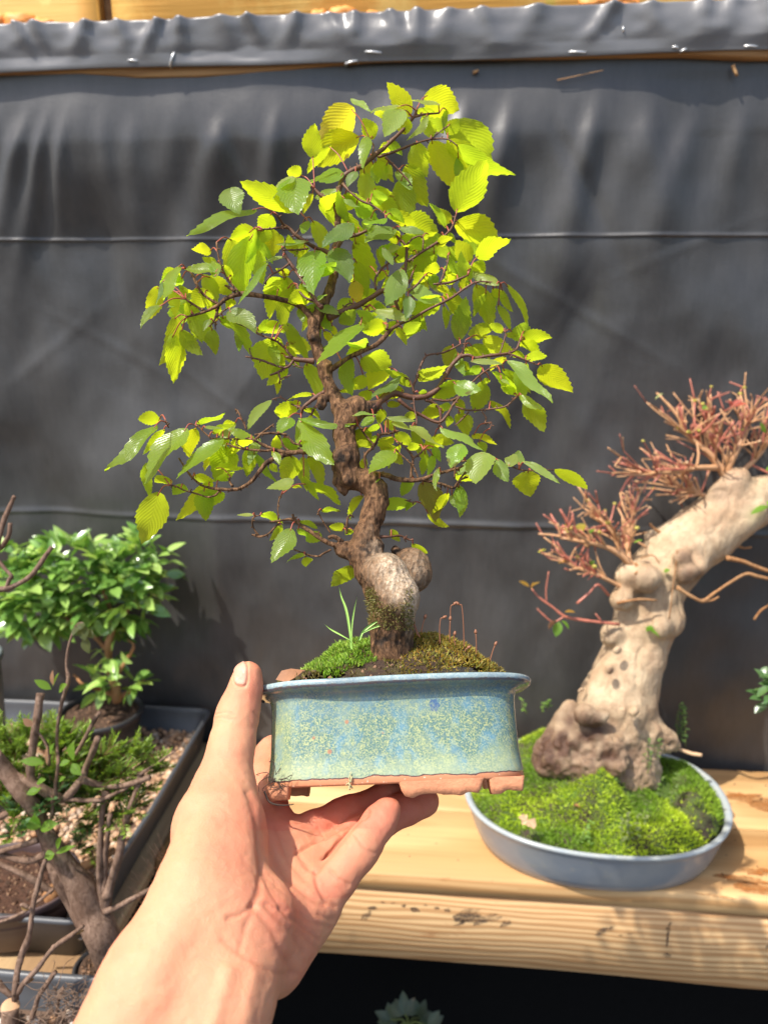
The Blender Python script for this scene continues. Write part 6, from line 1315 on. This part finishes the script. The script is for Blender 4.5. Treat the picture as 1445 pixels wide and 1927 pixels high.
bed = mesh_obj('moss_bed', V, F, m_mossbed(), base=oc+[0, 0, .05]); tag(bed, 'lumpy bright green moss filling the wide blue grey pot', 'moss', kind='stuff')
blade_obj('moss_leaflets', *mossv, M_MOSS, bed); bed.children[0]['kind'] = 'stuff'

# thick pale trunk
ZM = ZO+.012
mp = thing('maple_bonsai', 'bonsai with thick smooth cream trunk leaning right and reddish bare twigs', 'bonsai tree', wp(1150, 1420, ZM))
lo_, hi_ = camp(960, 1500, ZM-.1), camp(1640, 780, ZM+.1); 
ms = SDF((min(lo_[0], hi_[0])-.0, lo_[1]-.02, ZM-.085), (hi_[0]+.02, hi_[1]+.05, ZM+.085), .0018)
def mc(x0, y0, r0, x1, y1, r1, k, dz0=0, dz1=0):
    a, b = camp(x0, y0, ZM+dz0), camp(x1, y1, ZM+dz1); ms.cone(a, b, r0/FPX*ZM, r1/FPX*ZM, k)
MT = [(1165, 1440, 74), (1160, 1385, 70), (1160, 1330, 69), (1175, 1280, 64), (1192, 1235, 60), (1210, 1180, 58), (1222, 1130, 58), (1240, 1082, 60), (1275, 1042, 60), (1320, 1008, 59), (1362, 972, 58), (1400, 950, 53), (1440, 934, 38), (1500, 912, 30), (1560, 890, 24)]
MT = [(x, y, r*(.95 if y < 1300 else 1)) for x, y, r in MT]
for a, b in zip(MT[:-1], MT[1:]): mc(*a, *b, .008)
mc(1215, 1375, 34, 1252, 1393, 21, .012, -.01, -.015); mc(1250, 1392, 21, 1266, 1400, 15, .006, -.015, -.015)      # root to the right
mc(1080, 1370, 42, 1050, 1425, 46, .012, -.015, -.02); mc(1120, 1390, 40, 1110, 1440, 36, .008, -.03, -.035); mc(1150, 1400, 24, 1160, 1440, 22, .005, -.045, -.05); mc(1100, 1345, 20, 1120, 1352, 16, .005, -.05, -.05)
for (x, y, r, dz) in [(1212, 1090, 26, -.045), (1290, 1080, 18, -.05), (1280, 1050, 14, -.05), (1185, 1085, 28, -.03), (1170, 1130, 22, -.035), (1255, 1165, 30, -.02), (1150, 1195, 22, -.02), (1240, 1180, 20, -.04), (1262, 1180, 16, -.03), (1310, 1070, 16, -.04), (1135, 1350, 10, -.06), (1145, 1262, 8, -.05), (1160, 1225, 8, -.05), (1370, 920, 26, -.02), (1385, 905, 24, -.02), (1345, 930, 16, -.02), (1090, 1300, 7, -.02), (1070, 1330, 12, -.02), (1190, 1340, 8, -.06), (1250, 1015, 10, 0), (1220, 1010, 9, 0)]:
    mc(x, y, r, x+3, y-3, r, .008, dz+.005, dz+.005)
mv, mf = ms.mesh(); mf = np.asarray(mf); mv = relax(mv, mf, 2, .5); mn = vnormals(mv, mf)
if np.mean(np.sum(mn*(mv-mv.mean(0)), 1)) < 0: mf = mf[:, ::-1]; mn = -mn
x_, y_ = ppx(mv)
mv = mv+mn*(0.0014*vnoise(mv[:, 0]*45, mv[:, 1]*45, mv[:, 2]*45)+.0006*vnoise(mv[:, 0]*150, mv[:, 1]*150, mv[:, 2]*150)+np.clip((y_-1350)/50, 0, 1)*(.0035*vnoise(mv[:, 0]*90, mv[:, 1]*90, mv[:, 2]*90)+.0022*vnoise(mv[:, 0]*230, mv[:, 1]*230, mv[:, 2]*230))-.0016*np.exp(-(np.abs(vnoise(mv[:, 0]*55, mv[:, 1]*18, mv[:, 2]*55))/.12)**2))[:, None]
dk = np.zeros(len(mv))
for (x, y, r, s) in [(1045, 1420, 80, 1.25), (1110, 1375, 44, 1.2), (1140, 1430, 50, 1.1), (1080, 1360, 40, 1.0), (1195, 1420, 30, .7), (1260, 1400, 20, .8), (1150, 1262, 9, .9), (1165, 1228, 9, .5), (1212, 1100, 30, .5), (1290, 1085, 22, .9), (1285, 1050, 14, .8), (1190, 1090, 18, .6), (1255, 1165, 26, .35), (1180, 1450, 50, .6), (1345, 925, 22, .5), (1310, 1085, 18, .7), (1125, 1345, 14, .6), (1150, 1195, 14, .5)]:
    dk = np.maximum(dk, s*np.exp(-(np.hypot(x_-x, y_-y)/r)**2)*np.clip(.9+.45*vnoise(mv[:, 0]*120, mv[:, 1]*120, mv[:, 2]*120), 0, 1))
mesh_obj('trunk', cam2w(mv), mf, M_MAPLE, mp, attrs={'dark': np.clip(dk, 0, 1)})
# bristling pads of clipped reddish twigs
rm = np.random.default_rng(19)
def pad(name, stems, spread, n2, reds=.5):
    mb = MB(); 
    for s in stems:
        P = [(x, y, ZM+dz, r) for x, y, r, dz in s]
        v, f = tube([wp(*p[:3]) for p in P], [p[3]*.5/FPX*ZM for p in P], 8, 4, .3, True, s[0][0]); mb.add(v, f, 0)
        D = catmull(np.array(P), 4); m = len(D)
        for q in range(n2):
            c = D[rm.integers(max(1, m//4), m)]; d = np.array([D[-1][0]-D[0][0], -(D[-1][1]-D[0][1]), 0.0]); d /= np.linalg.norm(d)+1e-9
            d = d*.75+rm.normal(0, .55, 3)+np.array([-.12, .42, -.1]); d /= np.linalg.norm(d); Ln = rm.uniform(26, 95)*spread/FPX*ZM
            p0 = camp(c[0], c[1], c[2]); p1 = p0+d*Ln*.5; p2 = p1+(d+rm.normal(0, .16, 3))*Ln*.5; rr = rm.uniform(1.7, 3.3)/FPX*ZM*.72; red = 1 if rm.random() < reds else 0
            v, f = tube(cam2w(np.array([p0, p1, p2])), [rr*1.15, rr, rr*.8], 6, 3, .15, True, q); mb.add(v, f, red)
            for k in range(rm.integers(0, 3)):
                d2 = d+rm.normal(0, .7, 3); d2 /= np.linalg.norm(d2); s0 = p1 if rm.random() < .5 else p2
                v, f = tube(cam2w(np.array([s0, s0+d2*Ln*.28, s0+d2*Ln*.5])), [rr*.8, rr*.7, rr*.6], 5, 2); mb.add(v, f, 1 if rm.random() < reds+.15 else 0)
            if rm.random() < .16:     # node or opening bud
                v, f = blob(0, 0, 0, rr*1.9, q, 1.0); mb.add(cam2w(p2)+v*1.0, f, 2 if rm.random() < .5 else 3)
    return mb.build(name, [M_MTWIG, M_MRED, M_CUT, M_BUDY], mp)
M_BUDY = m_simple('opening_bud', (0.40, 0.33, 0.06), .5, .4, 100)
pad('twig_pad', [[(1205, 1085, 16, -.03), (1175, 1050, 12, -.035), (1140, 1030, 9, -.04), (1100, 1020, 7, -.05), (1055, 1012, 5, -.05)], [(1190, 1080, 14, -.03), (1165, 1030, 10, -.03), (1145, 990, 8, -.03), (1110, 970, 5, -.03)], [(1180, 1110, 9, -.03), (1130, 1085, 7, -.04), (1090, 1070, 6, -.04), (1050, 1050, 5, -.04)], [(1185, 1070, 10, -.02), (1180, 1010, 8, -.01), (1195, 965, 6, -.01)]], .72, 24, .42)
pad('twig_pad', [[(1372, 930, 20, -.01), (1360, 890, 16, -.015), (1330, 850, 12, -.02), (1295, 820, 9, -.02), (1270, 800, 7, -.02)], [(1365, 890, 13, -.01), (1385, 850, 11, -.02), (1400, 810, 8, -.02), (1410, 785, 6, -.02)], [(1350, 880, 12, -.02), (1310, 880, 9, -.03), (1270, 887, 8, -.03), (1235, 890, 6.5, -.03), (1200, 889, 7, -.03)], [(1380, 900, 12, 0), (1420, 865, 10, 0), (1445, 830, 8, 0), (1470, 790, 7, 0)], [(1335, 935, 8, -.01), (1300, 925, 7, -.01), (1265, 915, 5, -.01)], [(1375, 880, 9, .01), (1345, 830, 8, .01), (1330, 790, 6, .01)]], .95, 30, .34)
def mtw(lst, nm, m=M_BUSHBARK, k=.2):
    for q, t_ in enumerate(lst):
        mb = MB(); v, f = tube([wp(x, y, ZM+dz) for x, y, r, dz in t_], [r*.33/FPX*ZM for x, y, r, dz in t_], 8, 4, k, True, q*3+t_[0][0]); mb.add(v, f); mb.build(nm, m, mp)
mtw([[(1272, 1105, 12, -.05), (1300, 1122, 10, -.055), (1322, 1131, 11, -.055), (1345, 1115, 9, -.055), (1372, 1097, 8, -.055), (1403, 1080, 9, -.05), (1425, 1085, 10, -.05), (1460, 1092, 8, -.05)], [(1322, 1132, 8, -.055), (1338, 1130, 7, -.055), (1352, 1123, 6, -.055)]], 'branch')
mtw([[(1366, 1050, 14, -.03), (1395, 1056, 12, -.03), (1420, 1066, 12, -.03), (1455, 1078, 10, -.03)], [(1380, 1024, 8, -.01), (1398, 1031, 7, -.01), (1413, 1030, 6, -.01)], [(1418, 1166, 6, -.03), (1432, 1148, 6, -.03), (1460, 1130, 6, -.03)]], 'branch')
mtw([[(1165, 1175, 9, -.03), (1120, 1170, 8, -.035), (1090, 1166, 8, -.035), (1062, 1160, 7, -.035), (1040, 1143, 6, -.035), (1015, 1125, 5, -.035), (1000, 1108, 4, -.035)], [(1130, 1168, 5, -.035), (1120, 1155, 4, -.035)], [(1062, 1160, 5, -.035), (1040, 1170, 4, -.035), (1020, 1155, 4, -.035), (1010, 1145, 3, -.035)], [(1028, 1133, 4, -.035), (1027, 1110, 3.5, -.035), (1032, 1075, 3, -.035)], [(1085, 1136, 7, -.04), (1108, 1116, 6, -.04), (1125, 1100, 7, -.04), (1145, 1120, 8, -.03)]], 'branch', M_MRED)
mtw([[(1258, 1165, 4, -.05), (1262, 1135, 3.4, -.055), (1266, 1100, 3.4, -.055), (1272, 1055, 3, -.05), (1274, 1035, 2.6, -.05)], [(1160, 1135, 7, -.04), (1200, 1128, 7, -.05), (1235, 1130, 6, -.05)], [(1205, 1050, 4, -.04), (1228, 1045, 4, -.045), (1240, 1060, 3.4, -.05)], [(1195, 1060, 9, -.04), (1202, 1072, 10, -.045), (1195, 1080, 8, -.05)], [(1245, 1005, 9, -.01), (1228, 992, 8, -.01), (1222, 985, 7, -.01)]], 'branch')
B, A, Nn, L, W, C1 = [], [], [], [], [], []
for bx, by, tx, ty, w, c in [(1212, 1180, 1243, 1196, 20, 0), (1215, 1188, 1228, 1178, 14, 0), (1052, 1170, 1045, 1198, 18, 0), (1055, 1168, 1072, 1182, 16, 0), (1046, 1168, 1030, 1182, 16, 2), (1062, 1152, 1082, 1150, 12, 1), (996, 1104, 978, 1092, 9, 1), (998, 1106, 1014, 1093, 9, 1), (1000, 1110, 1002, 1095, 8, 1), (1445, 952, 1412, 964, 14, 0), (1445, 950, 1450, 940, 14, 0), (1232, 752, 1246, 738, 12, 3), (1192, 1022, 1208, 1014, 12, 0), (1248, 1076, 1260, 1072, 10, 0), (1320, 770, 1330, 764, 10, 0), (1060, 998, 1078, 990, 20, 4), (1088, 1002, 1100, 985, 22, 4), (1012, 1040, 1026, 1032, 14, 4), (1050, 1060, 1068, 1050, 12, 1), (1440, 815, 1430, 795, 8, 0), (1105, 1005, 1120, 995, 14, 0), (1380, 765, 1395, 752, 16, 5), (1388, 764, 1404, 758, 16, 5), (1376, 768, 1372, 752, 12, 5), (1108, 1062, 1118, 1056, 9, 0), (1440, 885, 1462, 880, 16, 0)]:
    z = ZM-.04; a, b = wp(bx, by, z), wp(tx, ty, z-.004); B.append(a); A.append(b-a); Nn.append(SUN+rm.normal(0, .4, 3)); L.append(np.linalg.norm(b-a)); W.append(w/FPX*z); C1.append([(.17, .36, .04), (.50, .30, .05), (.13, .045, .03), (.45, .52, .22), (.55, .45, .05), (.60, .12, .10)][c])
C1 = np.array(C1); V, F, rf, tr, uv = simple_leaves(np.array(B), np.array(A), np.array(Nn), L, W, C1, np.minimum(1, C1*2), .45, .35, .15, 8)
mesh_obj('leaves', V, F, M_LEAF, mp, attrs={'refl': rf, 'trans': tr}, uv=uv)

# small weeds standing in the moss
def weed(label, spots, h, sd, col):
    rw = np.random.default_rng(sd); p0 = wp(*spots[0]); w_ = thing('weed', label, 'weed', p0, None); mb = MB(); B, A, Nn, L, W = [], [], [], [], []
    for (x, y, z) in spots:
        b = wp(x, y, z)
        top = b+np.array([rw.uniform(-.008, .008), rw.uniform(-.006, .006), h*rw.uniform(.75, 1.1)])
        pts = np.array([b-[0, 0, .004], (b+top)/2+rw.normal(0, .002, 3), top]); v, f = tube(pts, [.0006, .0005, .0003], 4, 4); mb.add(v, f)
        for s in np.linspace(.15, 1, max(5, int(h/.0045))):
            c = pts[0]*(1-s)+top*s
            for _ in range(2):
                d = np.array([rw.normal(), rw.normal(), rw.uniform(-.1, .6)]); B.append(c); A.append(d); Nn.append([0, 0, 1]); L.append(rw.uniform(.003, .0062)); W.append(L[-1]*.6)
    mb.build('stem', M_WEEDST, w_); c = lerp_cols(len(B), col, rw); V, F, rf, tr, uv = simple_leaves(np.array(B), np.array(A), np.array(Nn, float), L, W, c, c*2, .5, .2, .1, 5)
    mesh_obj('leaves', V, F, M_BGLEAF, w_, attrs={'refl': rf, 'trans': tr}, uv=uv)
M_WEEDST = m_simple('weed_stem', (.16, .20, .05), .6, .3)
weed('tall thin feathery weed right of the root, against the black sheet', [(1275, 1395, ZO+.04), (1282, 1392, ZO+.04), (1290, 1400, ZO+.035)], .060, 1, [(.06, .14, .03), (.12, .22, .05)])
weed('wiry weed with small leaves in front of the trunk root', [(1222, 1445, ZO-.02), (1205, 1450, ZO-.02), (1232, 1440, ZO-.02), (1214, 1460, ZO-.03)], .034, 2, [(.08, .16, .03), (.16, .24, .05)])
weed('pale ferny weed at the front rim of the mossy pot', [(1185, 1585, ZO-.085), (1170, 1592, ZO-.088), (1198, 1580, ZO-.085), (1210, 1560, ZO-.075), (1180, 1590, ZO-.087)], 0.034, 3, [(.24, .30, .10), (.32, .34, .14)])
weed('tiny seedling with round leaves in the middle of the moss', [(1142, 1475, ZO-.04), (1150, 1478, ZO-.04)], .014, 4, [(.22, .36, .08)])
weed('pair of low bright seedlings near the front left of the moss', [(1104, 1570, ZO-.08), (1108, 1590, ZO-.085), (1090, 1580, ZO-.083)], .014, 5, [(.20, .34, .06)])
weed('small bright weed at the back left of the moss, behind the blue pot', [(1020, 1335, ZO+.06), (1030, 1330, ZO+.06), (992, 1338, ZO+.06)], .012, 6, [(.16, .30, .04)])
weed('dark wiry weed at the right side of the moss', [(1262, 1520, ZO-.05), (1240, 1500, ZO-.04), (1270, 1490, ZO-.04)], .022, 7, [(.10, .17, .03), (.16, .22, .05)])
mb = MB(); v, f = tube([wp(1272, 1408, ZO+.005), wp(1300, 1418, ZO-.005), wp(1320, 1421, ZO-.01)], [.0020, .0020, .0024], 7, 4, .2); mb.add(v, f)
tag(mb.build('stick', M_CUT), 'short pale cut stick lying over the moss behind the rim at right', 'stick')
for lab, x, y, s in [('crumpled red brown dead leaf lying in the moss', 1088, 1512, 26), ('small buff dead leaf lying by the front left rim', 992, 1548, 12)]:
    p = wp(x, y, ZO-.045 if s > 20 else ZO-.085); k = s/FPX*ZO; rg_ = np.random.default_rng(s); n = 16; ph = np.linspace(0, 2*np.pi, n, endpoint=False)
    V = [p+[0, 0, .003]]+[p+np.array([math.cos(a)*k*(1+.4*rg_.normal()), math.sin(a)*k*.8, .002+.004*rg_.normal()]) for a in ph]
    tag(mesh_obj('dead_leaf', V, [(0, 1+i, 1+(i+1) % n) for i in range(n)], M_DEAD if s > 20 else M_CUT, smooth=False), lab, 'dead leaf')

# leafy shrub cut by the right edge
spx = wp(1560, 1400, .80); spx[2] = bz+.0005
round_pot('nursery_pot', 'black pot of the shrub beyond the right edge', spx, .035, .042, .06, M_BLACKPOT, M_SOIL)
sh = thing('leafy_shrub', 'dark leaved shrub poking in at the right edge', 'shrub', spx+[0, 0, .052])
mb = MB(); B, A, Nn, L, W = [], [], [], [], []
for (x, y) in [(1452, 1275), (1460, 1300), (1448, 1320), (1470, 1260), (1490, 1290), (1500, 1250), (1520, 1300)]:
    q = wp(x, y, .80); v, f = tube([spx+[0, 0, .05], (spx+q)/2+[0, 0, .06], q], [.0022, .0016, .0008], 6, 5); mb.add(v, f)
    for k in range(9): B.append(q+rm.normal(0, .008, 3)); A.append(rm.normal(0, 1, 3)+[-.4, 0, .2]); Nn.append([0, -.3, 1]); L.append(rm.uniform(.012, .02)); W.append(L[-1]*.5)
mb.build('stems', M_BUSHBARK, sh); c = lerp_cols(len(B), [(.05, .13, .04), (.09, .18, .05)], rm); V, F, rf, tr, uv = simple_leaves(np.array(B), np.array(A), np.array(Nn, float), L, W, c, c*2, .3)
mesh_obj('foliage', V, F, M_BGLEAF, sh, attrs={'refl': rf, 'trans': tr}, uv=uv)

# seedling in the dark beneath the bench
sp_ = hit_y(765, 1925, .80); sd_ = thing('seedling', 'dim green seedling with lobed leaves in the shade beneath the bench', 'seedling', np.array([sp_[0], sp_[1], 0.0]))
mb = MB(); B, A, Nn, L, W = [], [], [], [], []
for (x, y, an) in [(735, 1918, 150), (762, 1908, 95), (790, 1913, 30), (745, 1935, 200), (805, 1930, 0)]:
    q = hit_y(x, y, .80-.02*math.sin(x)); v, f = tube([np.array([sp_[0], sp_[1], -.01]), np.array([sp_[0], sp_[1], sp_[2]*.6]), hit_y(768, 1945, .8), q], [.003, .0025, .0014, .0009], 6, 5); mb.add(v, f)
    for k in (-70, -35, 0, 35, 70):
        a = math.radians(an+k); B.append(q); A.append(math.cos(a)*RGT+math.sin(a)*UPV+rm.normal(0, .15, 3)); Nn.append([0, -.7, .7]); L.append(rm.uniform(.018, .026)); W.append(L[-1]*.55)
mb.build('stems', M_WEEDST, sd_); c = lerp_cols(len(B), [(.010, .034, .006), (.016, .045, .009)], rm); V, F, rf, tr, uv = simple_leaves(np.array(B), np.array(A), np.array(Nn, float), L, W, c, c*2, .5)
mesh_obj('leaves', V, F, M_BGLEAF, sd_, attrs={'refl': rf, 'trans': tr}, uv=uv)

# specks of soil and bark scattered on the planks
rs_ = np.random.default_rng(44); mb = MB()
for q in range(170):
    x, y = rs_.uniform(-.05, .75), rs_.uniform(FRONT_Y+.006, WALL_Y-.04)
    if ((x-oc[0])/.155)**2+((y-oc[1])/.12)**2 < .8: continue
    s_ = rs_.uniform(.0004, .0016); mb.add(np.array([x, y, bz+s_*.4])+_v*s_*rs_.uniform(.5, 1.5, (6, 1)), _f, int(rs_.integers(0, 2)))
tag(mb.build('soil_specks', [M_SOIL, M_CRUMB]), 'specks of soil and bark scattered over the pine planks', 'debris', kind='stuff')
